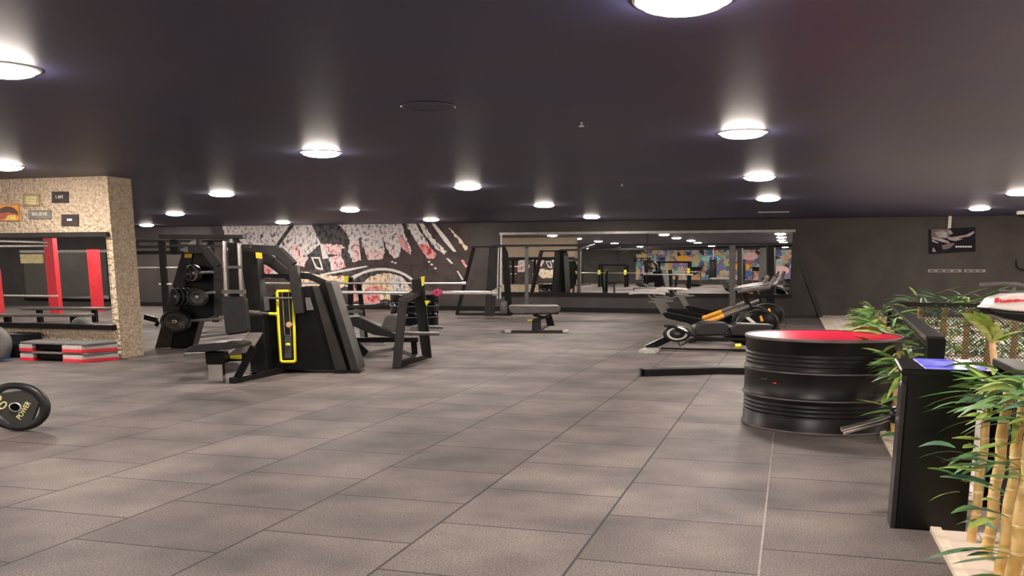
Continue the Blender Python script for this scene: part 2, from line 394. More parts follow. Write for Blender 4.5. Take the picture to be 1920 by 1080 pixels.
mp_([(590, 419), (622, 418), (638, 423), (650, 438), (654, 448), (650, 462), (632, 455), (606, 454), (600, 440)], 3)      # plume crest
mp_([(583, 418), (592, 418), (612, 458), (602, 458)], 3)
mp_([(584, 474), (600, 462), (606, 457), (642, 458), (656, 470), (660, 492), (655, 502), (640, 508), (590, 508), (575, 492)], 0)
mp_([(606, 457), (640, 459), (652, 470), (640, 478), (615, 477)], 2)                                          # helmet dome
mp_([(600, 458), (606, 457), (614, 478), (620, 490), (606, 492)], 5)
mp_([(576, 478), (600, 462), (602, 480), (578, 484)], 3)
mp_([(583, 482), (600, 482), (607, 508), (592, 504)], 5)
mp_([(587, 485), (597, 485), (603, 503), (594, 500)], 3)
mp_([(618, 482), (642, 479), (648, 502), (624, 508)], 2)
mp_([(618, 482), (623, 482), (627, 506), (621, 508)], 5)
mp_([(640, 466), (658, 464), (659, 490), (652, 498), (640, 482)], 3)
mp_([(605, 486), (616, 484), (622, 512), (606, 514)], 3)
mp_([(654, 418), (690, 417), (676, 486), (662, 492), (652, 470), (656, 445)], 1)
mp_([(660, 455), (676, 450), (678, 488), (664, 492)], 2)
mp_([(688, 417), (712, 417), (722, 474), (716, 486), (690, 486), (683, 466), (680, 440)], 1)
mp_([(684, 468), (722, 472), (716, 486), (690, 487)], 2)
mp_([(672, 446), (677, 446), (682, 485), (677, 487)], 3)
mp_([(714, 417), (752, 415), (758, 438), (772, 470), (770, 478), (752, 462), (748, 482), (738, 484), (726, 468), (720, 450)], 1)
mp_([(745, 442), (756, 446), (770, 472), (764, 474), (750, 458)], 6)
mp_([(724, 464), (732, 462), (746, 480), (740, 484)], 2)
mp_([(758, 415), (776, 415), (800, 452), (816, 482), (806, 486), (786, 462), (772, 440)], 1)
mp_([(784, 458), (800, 456), (818, 478), (812, 486), (800, 484)], 6)
mp_([(782, 415), (792, 415), (810, 445), (838, 472), (832, 478), (815, 464), (798, 442)], 1)
mp_([(806, 415), (812, 415), (838, 446), (856, 472), (850, 472), (832, 452)], 5)
mp_([(840, 426), (846, 430), (862, 446), (878, 464), (872, 470), (860, 452)], 4)
mp_([(836, 484), (842, 485), (850, 494), (846, 495)], 5)
mp_([(864, 488), (870, 488), (877, 500), (873, 502)], 6)
mp_([(856, 508), (859, 508), (869, 524), (866, 525)], 5)
for a, b in ((734, 491), (740, 493), (803, 491), (808, 496), (815, 503)):
    mp_([(a, b-2), (a+4, b-1), (a+3, b+2), (a-1, b+1)], 5)
# shoulders, cloak folds and round shield
mp_([(572, 505), (640, 508), (690, 496), (706, 500), (668, 512), (640, 524), (600, 530), (572, 522)], 3)
mp_([(566, 508), (600, 516), (650, 518), (668, 524), (640, 540), (575, 545), (560, 530)], 4)
for k in range(5):
    mp_([(600+12*k, 514-2*k), (655+8*k, 503-1.2*k), (657+8*k, 505-1.2*k), (602+12*k, 517-2*k)], 5)
mp_(arc(716, 556, 74, 54, 160, 10), 5)
mp_(arc(716, 557, 70, 50, 162, 8), 3)
mp_(arc(722, 558, 52, 46, 185, -5), 4)
mp_(arc(700, 566, 24, 30, 150, 60)+[(712, 570), (680, 570)], 6)
mp_(arc(742, 550, 26, 34, 120, 20)+[(740, 552)], 1)
mp_([(656, 520), (664, 515), (690, 506), (692, 508), (668, 520), (660, 526)], 5)
mp_([(512, 466), (518, 468), (556, 416), (548, 416)], 3)
mp_([(490, 478), (512, 474), (530, 500), (520, 520), (490, 522)], 1)
mp_([(488, 500), (508, 500), (512, 508), (500, 515), (488, 512)], 6)
mp_([(654, 545), (664, 533), (672, 565), (656, 567)], 6)
o = mu.build('wall_mural', [P0, P1, P2, P3, P4, P5, P6]); tag(o, 'painted mural of a helmeted warrior with shield on dark back wall', 'mural')

# ---------------------------------------------------------------- poster and strips on the right of the back wall
M_post0 = mat('poster_dark', (.014, .012, .018), .7, spec=.1); M_post1 = mat('poster_grey', (.3, .25, .25), .5, c2=(.42, .37, .37), scale=6); M_post2 = mat('poster_brown', (.12, .08, .08), .5)
po = thing('poster', on_y(1785, 476, YB), 'dark poster of a muscular figure flexing, hung on back wall', 'poster')
MB().prism([on_y(x, y, YB-.06) for x, y in ((1742, 430), (1829, 426), (1829, 471), (1742, 476))], (0, .058, 0)).build('board', M_post0, po)
pm = MB()
def pp(px, mi, k): pm.add([on_y(x, y, YB-.062-.001*k) for x, y in px], [tuple(range(len(px)))], mi)
pp([(1746, 430), (1776, 429), (1784, 434), (1778, 447), (1758, 446), (1746, 444)], 1, 1)
pp([(1752, 436), (1766, 432), (1777, 436), (1775, 446), (1760, 445)], 2, 2)
pp([(1746, 445), (1762, 446), (1778, 452), (1781, 457), (1764, 453), (1748, 448)], 0, 3)
pp([(1776, 445), (1790, 444), (1812, 440), (1826, 433), (1827, 437), (1818, 443), (1796, 447), (1806, 448), (1792, 452), (1780, 450)], 0, 4)
pp([(1747, 449), (1758, 454), (1760, 457), (1748, 453)], 0, 5)
pp([(1776, 430), (1783, 432), (1787, 438), (1780, 440)], 0, 6)
pp([(1749, 465), (1751, 464), (1755, 472), (1748, 472)], 0, 7)
pp([(1765, 460), (1788, 455), (1790, 458), (1780, 466), (1768, 468)], 1, 8)
pm.build('picture', [M_post1, M_post2, M_post1], po)
l_ = MB()
for i in range(7): l_.prism([on_y(x, y, YB-.076) for x, y in ((1791.5+4.5*i, 461), (1795+4.5*i, 461), (1795+4.5*i, 464), (1791.5+4.5*i, 464))], (0, .003, 0))
l_.build('lettering', M_white, po)
tag(MB().prism([on_y(x, y, YB-.05) for x, y in ((1779, 402), (1785, 402), (1783, 429), (1777, 429))], (0, .045, 0)).build('conduit', M_white), 'short white conduit running from ceiling to the poster top', 'pipe')
for (a, b, lb) in ((1740, 1803, 'long thin grey lettered strip on the dark wall below poster'), (1808, 1848, 'short thin grey lettered strip right of the long one')):
    s_ = thing('wall_sign_strip', on_y((a+b)/2, 511, YB), lb, 'sign', 'thin grey strips below the poster')
    MB().prism([on_y(x, y, YB-.02) for x, y in ((a, 505), (b, 505), (b, 510.5), (a, 510.5))], (0, .018, 0)).build('backing', mat('strip_grey', (.25, .23, .22), .5), s_)
    k = 4 if b-a > 50 else 3; dk = MB()
    for i in range(k):
        x0 = a+3+i*(b-a-4)/k
        dk.prism([on_y(x, y, YB-.024) for x, y in ((x0, 506.8), (x0+(b-a)/k-6, 506.8), (x0+(b-a)/k-6, 509), (x0, 509))], (0, .003, 0))
    dk.build('lettering', M_signblk, s_)
tag(MB().tube([on_y(x, y, YB-.05) for x, y in ((1905, 487), (1905, 499), (1909, 503), (1922, 508))], .018, 6).build('wall_cable', M_black), 'black cable hanging on the dark wall at right edge', 'cable')

# ---------------------------------------------------------------- left mirror and signs on the cream wall
YC = 13.65
lm = thing('wall_mirror', (-15, YC, .5), 'wall mirror in the cream stucco wall reflecting a red rack', 'mirror')
MB().box((-19, YC-.03, .585), (-11.30, YC+.0, 2.1)).build('mirror_glass', M_mirror, lm)
MB().box((-19.1, YC-.1, 2.09), (-11.24, YC, 2.165)).build('top_frame', M_grey, lm)
MB().box((-19.1, YC-.12, .50), (-11.25, YC, .585)).build('bottom_ledge', M_black, lm)
def sign(px, m, label, name='wall_sign', cat='sign', t=.03, frame=None):
    s_ = thing(name, on_y((px[0]+px[2])/2, px[3], YC), label, cat, 'small signs on the cream wall')
    def q(x0, y0, x1, y1, yy): return [on_y(x, y, yy) for x, y in ((x0, y0), (x1, y0), (x1, y1), (x0, y1))]
    MB().prism(q(*px, YC-t), (0, t-.001, 0)).build('board', m, s_)
    if frame:
        x0, y0, x1, y1 = px; f = MB()
        for r in ((x0, y0, x1, y0+2), (x0, y1-2, x1, y1), (x0, y0, x0+2, y1), (x1-2, y0, x1, y1)): f.prism(q(*r, YC-t-.008), (0, .01, 0))
        f.build('frame', frame, s_)
    return s_, q
def text_at(s_, txt, px, py, hpx, wpx, m=M_white):
    p = on_y(px, py, YC-.036); pm_ = 118.0
    lettering(txt, p, (1, 0, 0), UP, hpx/pm_*1.35, m, s_, width=wpx/pm_)
s_, q = sign((97, 359, 127, 380), M_signblk, 'black square sign reading I AM, topmost on the cream wall'); text_at(s_, 'I AM', 111, 369.5, 7, 17)
s_, q = sign((53, 394, 95, 410), M_signgrey, 'long grey sign reading BELIEVE on the cream wall'); text_at(s_, 'BELIEVE', 74, 401.5, 7, 38)
s_, q = sign((115, 402, 146, 423), M_signblk, 'black square sign with small white mark, lowest on the cream wall')
MB().prism(q(125.5, 410, 134.5, 414, YC-.034), (0, .003, 0)).build('lettering', M_white, s_)
s_, q = sign((43, 364, 74, 386), M_gold, 'brass-coloured framed sign left of the black I AM sign', frame=mat('brass_frame', (.3, .24, .12), .5))
l_ = MB()
for y_ in (370, 374.5, 379): l_.prism(q(49, y_, 67, y_+2, YC-.034), (0, .003, 0))
l_.build('lettering', mat('pale_gold', (.75, .68, .42), .5), s_)
s_, q = sign((-8, 383, 36, 414), M_orange, 'orange framed picture with dark figure at the left edge', 'framed_picture', 'picture', frame=mat('orange_frame', (.5, .25, .08), .5))
l_ = MB(); l_.add([on_y(x, y, YC-.033) for x, y in arc(14, 407, 22, 20, 170, 10)], [tuple(range(15))], 0)
l_.add([on_y(x, y, YC-.034) for x, y in ((0, 400), (14, 398), (32, 402), (30, 408), (10, 410), (0, 412))], [tuple(range(6))], 1)
l_.add([on_y(x, y, YC-.035) for x, y in ((14, 404), (29, 402), (31, 412), (10, 412))], [(0, 1, 2, 3)], 2)
l_.build('picture', [mat('picture_brown', (.12, .06, .05), .6), mat('picture_red', (.5, .12, .06), .6), mat('picture_yellow', (.75, .55, .12), .6)], s_)

# ---------------------------------------------------------------- aerobic steps, tub, plates at the left
def step(z, label):
    t = thing('aerobic_step', (-11.9, 13.2, z), label, 'step', 'stacked aerobic steps')
    def pl(x0, x1, ch, z0, z1, g=0):
        P = [(x0+ch, 12.85-g), (x1-ch*1.3, 12.85-g), (x1, 13.38), (x1-.1, 13.5), (x0+.1, 13.5), (x0, 13.3)]
        return MB().prism([(a, b, z0) for a, b in P], (0, 0, z1-z0))
    pl(-12.72, -11.05, .12, z+.125, z+.16).build('deck', mat('grey_step_mat', (.14, .135, .13), .6, bump=.3, bscale=200), t, .008)
    pl(-12.66, -11.12, .2, z+.03, z+.125, -.09).build('body', M_black, t, .005)
    for (x0, x1, ch) in ((-12.72, -12.35, .08), (-11.72, -11.04, 0)):
        if ch: P = [(x0+.1, 12.84), (x1, 12.84), (x1, 13.48), (x0, 13.3)]
        else: P = [(x0, 12.83), (x1-.28, 12.83), (x1, 13.38), (x1-.12, 13.49), (x0, 13.49)]
        f = MB().prism([(a, b, z) for a, b in P], (0, 0, .055)).build('foot', M_red, t, .006)
        tag(f, 'red foot block')
        P2_ = [(a*.998+x0*.002, b+.01) for a, b in P]
        tag(MB().prism([(a, b, z+.055) for a, b in P2_], (0, 0, .065)).build('riser', M_offw, t, .006), 'pale grey riser')
step(0.0, 'lower aerobic step of the stacked pair, black deck with red feet')
step(.161, 'upper aerobic step of the stacked pair, grey top and red feet')
tb = MB().lathe([(.3, 0), (.34, .2), (.34, .24), (.3, .24), (.27, .03), (.001, .03)], on_z(-16, 673), seg=28).build('tub', M_blue)
tag(tb, 'blue plastic tub at the left edge under the grey tyre', 'tub')
tag(MB().prism([(-13.35, 13.2, 0), (-12.85, 13.2, 0), (-12.8, 13.58, 0), (-13.3, 13.6, 0)], (0, 0, .43)).build('storage_bin', M_blackm, None, .02), 'small black bin standing between blue tub and red steps', 'bin')
ty = on_z(-16, 673)+Vector((0, 0, .32))-FWD*.5+RGT*.27
tag(MB().lathe([(.16, -.07), (.33, -.09), (.37, -.05), (.38, 0), (.37, .05), (.33, .09), (.16, .07), (.14, 0), (.16, -.07)], ty, ax=FWD, u=RGT, ku=1, kv=.85, seg=40).build('tyre', mat('grey_tyre_rubber', (.12, .115, .11), .6, bump=.2)), 'grey rubber tyre standing against the blue tub at left edge', 'tyre')
# barbell plate on the floor, cut by the left edge
c = at(33, 765, 9.0); c.z = .243
pl = thing('weight_plate', (c.x, c.y, 0), 'big black weight plate numbered 20 on the floor, nearest the camera', 'weight plate')
ring = [(.235, -.035), (.27, -.045), (.31, -.04), (.32, 0), (.31, .04), (.27, .045), (.235, .035), (.235, -.035)]
MB().lathe(ring, c, ax=FWD, u=RGT, kv=.755, seg=56).build('rim', M_rubber, pl)
def ep(a, r): return c-FWD*.03+RGT*(r*math.cos(math.radians(a)))+UP*(r*.755*math.sin(math.radians(a)))
web = []
for a0 in (45, 165, 285):
    for k in range(-8, 9, 4): web.append(ep(a0+k*2.2-5, .27))
wb = MB().prism(web, FWD*.05); wb.build('web', mat('plate_web_rubber', (.03, .028, .026), .5, bump=.1), pl, .008)
MB().lathe([(.05, -.05), (.06, -.05), (.06, -.03), (.05, -.03), (.05, -.05)], c, ax=FWD, u=RGT, kv=.755, seg=24).build('hub', M_bar, pl)
MB().lathe([(.047, -.045), (.001, -.045)], c, ax=FWD, u=RGT, kv=.755, seg=24).build('bore', M_black, pl)
M_pale = mat('pale_yellow_print', (.75, .7, .35), .5)
d1 = (RGT*math.cos(.95)+UP*math.sin(.95)); d2 = (-RGT*math.sin(.95)+UP*math.cos(.95))
lettering('POWER', c-FWD*.034+RGT*.075-UP*.035, d1, d2, .075, M_pale, pl, depth=.006, width=.2)
d1 = (RGT*math.cos(-.9)+UP*math.sin(-.9)); d2 = (-RGT*math.sin(-.9)+UP*math.cos(-.9))
lettering('20', c-FWD*.034-RGT*.15+UP*.04, d1, d2, .14, M_pale, pl, depth=.006)
bb = c+FWD*.05
br_ = thing('barbell', (bb.x, bb.y, 0), 'steel barbell on floor carrying the plate numbered 20', 'barbell')
MB().tube([c+FWD*.046, c+FWD*.1], .04, 16).build('collar', M_bar, br_)
MB().tube([c+FWD*.1, c+FWD*.9-RGT*1.6], .022, 12).build('shaft', M_bar, br_)

# ================================================================ RED-TOPPED DRUM
dc = Vector((.34, 9.97, 0)); R_ = .755
M_worn = mat('worn_rim_paint', (.1, .085, .085), .4, c2=(.2, .17, .17), scale=4, lo=.35, hi=.7)
drm = thing('steel_drum', dc, 'large black ribbed steel drum with a red lid', 'drum')
prof = [(R_-.005, 0), (R_+.012, .004), (R_+.012, .028), (R_, .034)]
def rib(z, h, d): return [(R_, z-h), (R_+d*.7, z-h*.5), (R_+d, z), (R_+d*.7, z+h*.5), (R_, z+h)]
for z in (.155, .195, .235, .275): prof += rib(z, .017, -.014)
prof += rib(.325, .022, .02)
prof += rib(.585, .022, .02)
for z in (.635, .675, .715, .755): prof += rib(z, .017, -.014)
prof += [(R_, .87), (R_+.012, .876), (R_+.014, .9), (R_+.004, .91), (R_-.012, .906)]
MB().lathe(prof, dc, seg=96, caps=(True, False)).build('body', M_drum, drm)
tag(MB().lathe([(R_-.012, .904), (R_-.02, .892), (.0015, .888)], dc, seg=96).build('lid', M_redtop, drm), 'glossy red lid')
for z in (.325, .585): MB().lathe([(R_+.017, z-.007), (R_+.0245, z), (R_+.017, z+.009), (R_+.01, z), (R_+.017, z-.007)], dc, seg=96).build('rim', M_worn, drm)
MB().lathe([(R_+.013, .004), (R_+.017, .012), (R_+.013, .022), (R_+.005, .012), (R_+.013, .004)], dc, seg=96).build('rim', M_worn, drm)
MB().lathe([(R_+.013, .885), (R_+.018, .897), (R_+.01, .913), (R_-.004, .912), (R_+.013, .885)], dc, seg=96).build('rim', M_worn, drm)
sc = MB()
def on_drum(px, z, dz):
    a = math.atan2(at(px, 700, 9.3).y-dc.y, at(px, 700, 9.3).x-dc.x); r = R_+.003
    return a, r
for (px, z, wd, h) in ((1510, .47, .05, .012), (1490, .5, .12, .008)):
    a, r = on_drum(px, z, h); k0, k1 = a-wd/2, a+wd/2
    sc.add([dc+Vector((r*math.cos(k), r*math.sin(k), zz)) for k, zz in ((k0, z), (k1, z-h*.2), (k1, z+h), (k0, z+h*.6))], [(0, 1, 2, 3)], 0 if wd < .1 else 1)
sc.build('scratch', [M_red, M_lgrey], drm)

# ================================================================ MACHINES
def bars(mb, px, Y, w, h=None):
    P = pick(px, Y)
    for a, b in zip(P, P[1:]): mb.bar(a, b, h or w, w, FWD)
    return mb
# ---- tall machine with weight stack in yellow frame
Y0 = 13.95
m1 = thing('chest_press_machine', on_z(505, 702), 'tall black weight-stack gym machine with yellow-framed slot and seat', 'gym machine')
slab([(449, 470), (480, 472), (493, 600), (503, 702), (470, 702), (462, 560)], Y0-.25, .35, 'front_tower', M_blackm, m1, .01)
slab([(491, 560), (570, 537), (591, 538), (642, 694), (497, 694)], Y0+.05, .5, 'weight_housing', M_black, m1, .01)
slab([(585, 537), (597, 538), (650, 694), (628, 694)], Y0-.06, .14, 'housing_strip', M_grey, m1, .01)
slab([(597, 536), (609, 528), (660, 695), (648, 694)], Y0+.12, .5, 'rear_panel', M_black, m1, .01)
slab([(608, 527), (621, 529), (674, 695), (658, 696)], Y0-.04, .6, 'rear_strip', M_grey, m1, .012)
b_ = MB(); bars(b_, [(448, 467), (521, 470), (550, 498), (563, 588)], Y0-.02, .16, .14); b_.build('arch_frame', M_grey, m1, .01)
b_ = MB(); bars(b_, [(484, 478), (512, 492), (548, 520)], Y0+.35, .12, .16); b_.build('rear_arch', M_grey, m1, .01)
b_ = MB(); bars(b_, [(489, 517), (545, 518)], Y0+.1, .05, .06); bars(b_, [(563, 517), (580, 518), (612, 532)], Y0+.2, .08, .09); b_.build('brace', M_blackm, m1)
tag(slab([(479, 473), (490, 474), (491, 485), (480, 484)], Y0-.3, .03, 'label_plate', mat('amber_label', (.8, .5, .02), .5), m1), 'amber label')
# yellow slot frame
yf = [(521, 546), (548, 545.5), (549.5, 548), (551, 600), (554, 676), (551, 678), (529, 678.5), (526.5, 676), (522, 610), (519.5, 549)]
MB().tube(pick(yf, Y0-.02), .024, 8, closed=True).build('yellow_frame', M_yellow, m1)
slab([(522, 548), (548, 548), (552, 676), (528, 676)], Y0+.02, .03, 'slot', mat('slot_black', (.004, .004, .004), .6), m1)
ws = MB()
for i in range(13):
    y_ = 628+i*3.4; ws.prism(pick([(534, y_), (546, y_), (546.3, y_+2.4), (534.3, y_+2.4)], Y0-.03), FWD*.05)
ws.build('weight_stack', M_lgrey, m1)
tag(MB().lathe([(.001, -.03), (.035, -.025), (.04, 0), (.001, 0)], at(540, 646, Y0-.04), ax=FWD, u=RGT, kv=.6, seg=16).build('selector_pin', M_yellow, m1), 'yellow selector pin')
MB().tube(pick([(529, 548), (534, 628)], Y0), .01, 6).tube(pick([(541, 548), (545, 628)], Y0), .01, 6).build('guide_rod', M_chrome, m1)
MB().lathe([(.04, -.03), (.05, 0), (.04, .02)], at(542, 609, Y0-.02), ax=FWD, u=RGT, kv=.9, seg=16).build('pulley', mat('tan_pulley', (.5, .3, .18), .4), m1)
slab([(493, 556), (503, 557), (504, 582), (495, 583)], Y0-.1, .06, 'bracket', M_lgrey, m1)
slab([(572, 558), (581, 558), (588, 581), (575, 582)], Y0-.03, .04, 'window_plate', M_lgrey, m1)
MB().tube(pick([(503, 559), (549, 559)], Y0-.08), .018, 8).build('cross_rod', M_lgrey, m1)
MB().tube(pick([(458, 587), (488, 587)], Y0-.5), [.05, .035], 10).tube(pick([(488, 587), (504, 588)], Y0-.45), .02, 8).build('handle', M_lgrey, m1)
tag(MB().tube(pick([(500, 588), (520, 589)], Y0-.42), .022, 8).lathe([(.001, -.02), (.035, 0), (.001, .02)], at(518, 589, Y0-.44), ax=RGT, seg=12).build('lever_grip', M_yellow, m1), 'yellow lever grip')
# chrome column with carriage
MB().tube(pick([(421, 452), (424, 555)], Y0-.7), .032, 12).build('guide_column', M_chrome, m1)
MB().tube(pick([(448, 456), (453, 555)], Y0-.7), .032, 12).build('guide_column', M_chrome, m1)
slab([(427, 455), (444, 455), (449, 556), (430, 556)], Y0-.68, .08, 'column_cover', M_blackm, m1)
b_ = MB(); bars(b_, [(424, 501), (453, 501)], Y0-.75, .05, .04); b_.build('collar', M_lgrey, m1); b_ = MB(); bars(b_, [(417, 547), (460, 547)], Y0-.8, .07, .05); b_.build('carriage', M_lgrey, m1)
slab([(415, 561), (420, 557), (456, 556), (461, 560), (467, 618), (463, 624), (428, 629), (422, 624)], Y0-.85, .12, 'back_pad', M_pad, m1, .025)
slab([(344, 657), (360, 648), (405, 643), (440, 641), (456, 645), (457, 650), (440, 653), (385, 660), (350, 661)], Y0-1.25, .42, 'seat', M_pad, m1, .012)
MB().prism([on_z(344, 668, .29), on_z(402, 663, .29), on_z(455, 650, .29), on_z(438, 643, .29), on_z(400, 645, .29), on_z(362, 650, .29)], (0, 0, .03)).build('seat_top_sheen', M_padg, m1, .01)  # lighter grey layer imitates the sheen on top of the black seat
slab([(384, 660), (420, 660), (421, 682), (386, 684)], Y0-1.1, .22, 'seat_sleeve', M_black, m1, .01)
slab([(390, 683), (416, 683), (418, 716), (391, 717)], Y0-1.05, .14, 'seat_post', M_chrome, m1, .005)
b_ = MB(); bars(b_, [(440, 718), (476, 650)], Y0-1.1, .07, .09); b_.build('front_strut', M_black, m1)
slab([(466, 624), (492, 624), (470, 660), (424, 667), (440, 655)], Y0-.7, .05, 'side_plate', mat('sheen_grey_plate', (.3, .26, .25), .35), m1)  # pale grey colour stands in for the reflection off this plate
slab([(424, 668), (470, 660), (462, 676), (428, 678)], Y0-.75, .12, 'seat_bracket', M_black, m1)
tag(MB().tube(pick([(432, 670), (452, 669)], Y0-.85), [.022, .035], 10).build('adjuster_knob', M_yellow, m1), 'yellow adjuster knob')
b_ = MB(); b_.bar(on_z(436, 719)+UP*.04, on_z(571, 690)+UP*.04, .1, .08); b_.bar(on_z(470, 712)+UP*.04, on_z(505, 697)+UP*.04, .1, .08)
b_.bar(on_z(503, 692)+UP*.1, on_z(572, 688)+UP*.1, .06, .04); b_.build('base_frame', M_blackm, m1)
# overhead beams
b_ = MB(); bars(b_, [(300, 444), (458, 444)], Y0-.55, .14, .055); b_.build('top_beam', M_grey, m1, .008)
b_ = MB(); bars(b_, [(322, 460), (470, 463)], Y0-.6, .1, .03); bars(b_, [(425, 447), (425, 460)], Y0-.6, .1, .05); bars(b_, [(373, 447), (373, 461)], Y0-.6, .1, .05); bars(b_, [(441, 447), (450, 462)], Y0-.55, .1, .06); b_.build('press_arm', M_grey, m1)
slab([(317, 449), (333, 449), (333, 470), (318, 471)], Y0-.62, .14, 'pulley_block', M_black, m1, .01)
slab([(350, 461), (358, 452), (370, 449), (370, 461)], Y0-.5, .05, 'pulley_guard', M_offw, m1)

# ---- plate-loaded machine behind it, left
Y2 = 18.2
m2 = thing('plate_loaded_machine', on_z(330, 652), 'black plate-loaded gym machine with three pegs of round plates', 'gym machine')
slab([(341, 472), (362, 474), (318, 652), (290, 653)], Y2, .12, 'front_leg', M_grey, m2, .01)
slab([(360, 474), (388, 476), (402, 498), (402, 592), (374, 602), (360, 652), (316, 652)], Y2+.05, .35, 'side_panel', M_black, m2, .01)
b_ = MB(); bars(b_, [(355, 467), (385, 468), (410, 500), (411, 592)], Y2-.2, .16, .16); b_.build('arch_frame', M_grey, m2, .01)
tag(slab([(346, 475), (359, 476), (358, 483), (346, 483)], Y2-.03, .03, 'label_plate', mat('amber_label', (.8, .5, .02), .5), m2), 'amber label')
b_ = MB(); b_.bar(on_z(352, 642)+UP*.09, on_z(436, 632)+UP*.09, .12, .06); b_.bar(on_z(362, 622)+UP*.25, on_z(425, 613)+UP*.25, .1, .05)
b_.bar(on_z(360, 630)+UP*.06, on_z(430, 627)+UP*.06, .1, .06); b_.build('base_frame', M_lgrey, m2)
b_ = MB(); bars(b_, [(271, 594), (295, 600)], Y2, .08, .1); b_.tube(pick([(288, 596), (296, 606), (292, 610)], Y2-.1), .04, 8); b_.build('peg_arm', M_black, m2)
def plate(px, py, rx, ry, Y, label, yaw=0.0, txt=None):
    c_ = at(px, py, Y); sc_ = Y/1770; ax = (FWD*math.cos(yaw)+RGT*math.sin(yaw)).normalized(); u = ax.cross(UP)*-1
    t = thing('weight_plate', c_, label, 'weight plate', 'plates on the plate-loaded machine')
    r = rx*sc_; kv = ry/rx
    MB().lathe([(r*.78, -.02), (r*.84, -.045), (r*.95, -.045), (r, -.025), (r, .025), (r*.95, .045), (r*.84, .045), (r*.78, .02), (r*.78, -.02)], c_, ax=ax, u=u, kv=kv, seg=36).build('rim', M_rubber, t)
    MB().lathe([(r*.8, -.012), (r*.3, -.02), (r*.28, .02), (r*.8, .012)], c_, ax=ax, u=u, kv=kv, seg=36).build('disc', mat('plate_disc', (.028, .026, .026), .4), t)
    MB().lathe([(r*.1, -.03), (r*.16, -.028), (r*.16, .02), (r*.1, .02), (r*.1, -.03)], c_, ax=ax, u=u, kv=kv, seg=20).build('hub', M_bar, t)
    if txt: lettering(txt, c_-ax*.036-u*-r*.5, u*-1 if u.dot(RGT) < 0 else u, UP, r*.35, M_pale, t)
plate(352, 514, 27, 15, Y2-.06, 'weight plate on the top peg, rear of two', .8)
plate(363, 512, 27, 16, Y2-.24, 'weight plate on the top peg, front of two', .8)
for i in range(4):
    plate(330+9*i, 556, 24, 17, Y2-.02-.09*i, ('rearmost', 'second', 'third', 'fourth')[i]+' of the close-packed plates on the middle peg', .85)
plate(370, 557, 24, 17, Y2-.5, 'front printed weight plate on the middle peg', .4)
plate(336, 602, 26, 20, Y2-.1, 'rear weight plate on the lowest peg', .3)
plate(328, 603, 30, 21, Y2-.24, 'front weight plate on the lowest peg with pale mark', .2)
for k, (a, b, c_, lb) in enumerate(((352, 512, (398, 510), 0), (340, 556, (402, 548), 0), (330, 603, (416, 598), 0))):
    MB().tube([at(a, b, Y2), at(c_[0], c_[1], Y2-.8)], .03, 10).build('peg', M_lgrey, m2)

# ---- squat / storage frame in the left back, mostly behind the column
Y3 = 27.0
fr = thing('rig_frame', on_z(262, 598), 'grey horizontal rig beams behind the cream column at back left', 'rig')
b_ = MB(); bars(b_, [(200, 452), (420, 452)], Y3, .1, .07); bars(b_, [(200, 463), (345, 463)], Y3, .1, .08); bars(b_, [(200, 474), (345, 474)], Y3+.6, .1, .1); b_.build('top_beam', M_grey, fr)
b_ = MB(); b_.tube(pick([(200, 502), (338, 502)], Y3), .022, 8); b_.build('rail', M_bar, fr)
b_ = MB(); b_.tube(pick([(298, 533), (322, 533)], Y3), .03, 8); b_.build('rail', M_bar, fr)
b_ = MB(); b_.tube(pick([(390, 533), (400, 533)], Y3), .03, 8); b_.build('rail', M_bar, fr)
for x in (243, 303, 395): b_ = MB(); p = at(x, 452, Y3); b_.box((p.x-.07, p.y-.07, 0), (p.x+.07, p.y+.07, p.z)); b_.build('post', M_blackm, fr)

# ---- low stand with slanted legs and barbells beside it
Y4 = 14.6
st = thing('dip_stand', on_z(770, 685), 'black slant-legged steel stand with grey cross peg, right of weight housing', 'stand')
slab([(747, 561), (763, 562), (751, 690), (735, 692)], Y4, .12, 'leg', M_grey, st, .008)
slab([(771, 524), (794, 522), (809, 672), (791, 666)], Y4+1.2, .12, 'leg', M_blackm, st, .008)
b_ = MB(); b_.bar(at(755, 564, Y4+.05), at(783, 548, Y4+1.25), .14, .08, UP); b_.build('top_rail', M_grey, st)
b_ = MB(); b_.bar(on_z(743, 689)+UP*.04, on_z(802, 671)+UP*.04, .1, .08, UP); b_.build('base_rail', M_black, st)
MB().tube([at(755, 625, Y4+.1), at(822, 626, Y4+.6)], .03, 10).build('peg', M_lgrey, st)
MB().tube([at(798, 613, Y4+1.3), at(830, 614, Y4+1.5)], .025, 10).build('peg', M_lgrey, st)
tag(slab([(789, 519), (796, 518), (795, 534), (791, 537)], Y4+1.15, .05, 'hook', M_yellow, st), 'yellow hook')
tag(slab([(796, 564), (806, 564), (799, 574)], Y4+1.15, .05, 'bumper', M_yellow, st), 'yellow bumper')
Y5 = 19.5
bp_ = thing('bench_press_rack', on_z(690, 643), 'low bench press rack with yellow-tipped hook, in front of mural', 'rack')
for (x0, x1) in ((652, 661),):
    slab([(x0, 519), (x1, 520), (x1+2, 640), (x0, 640)], Y5, .1, 'upright', M_black, bp_, .006)
slab([(668, 530), (676, 528), (690, 640), (682, 640)], Y5+.6, .1, 'upright', M_black, bp_, .006)
tag(slab([(645, 518), (653, 517), (652, 534), (646, 536)], Y5-.05, .06, 'hook', M_yellow, bp_), 'yellow hook')
tag(slab([(491, 522), (494, 522), (496, 536), (493, 536)], Y5-.05, .06, 'hook', M_yellow, bp_), 'yellow hook')
slab([(488, 520), (492, 520), (492, 640), (488, 640)], Y5, .1, 'upright', M_black, bp_)
slab([(632, 573), (700, 571), (722, 566), (722, 571), (700, 578), (640, 580)], Y5-.4, .35, 'bench_pad', M_pad, bp_, .015)
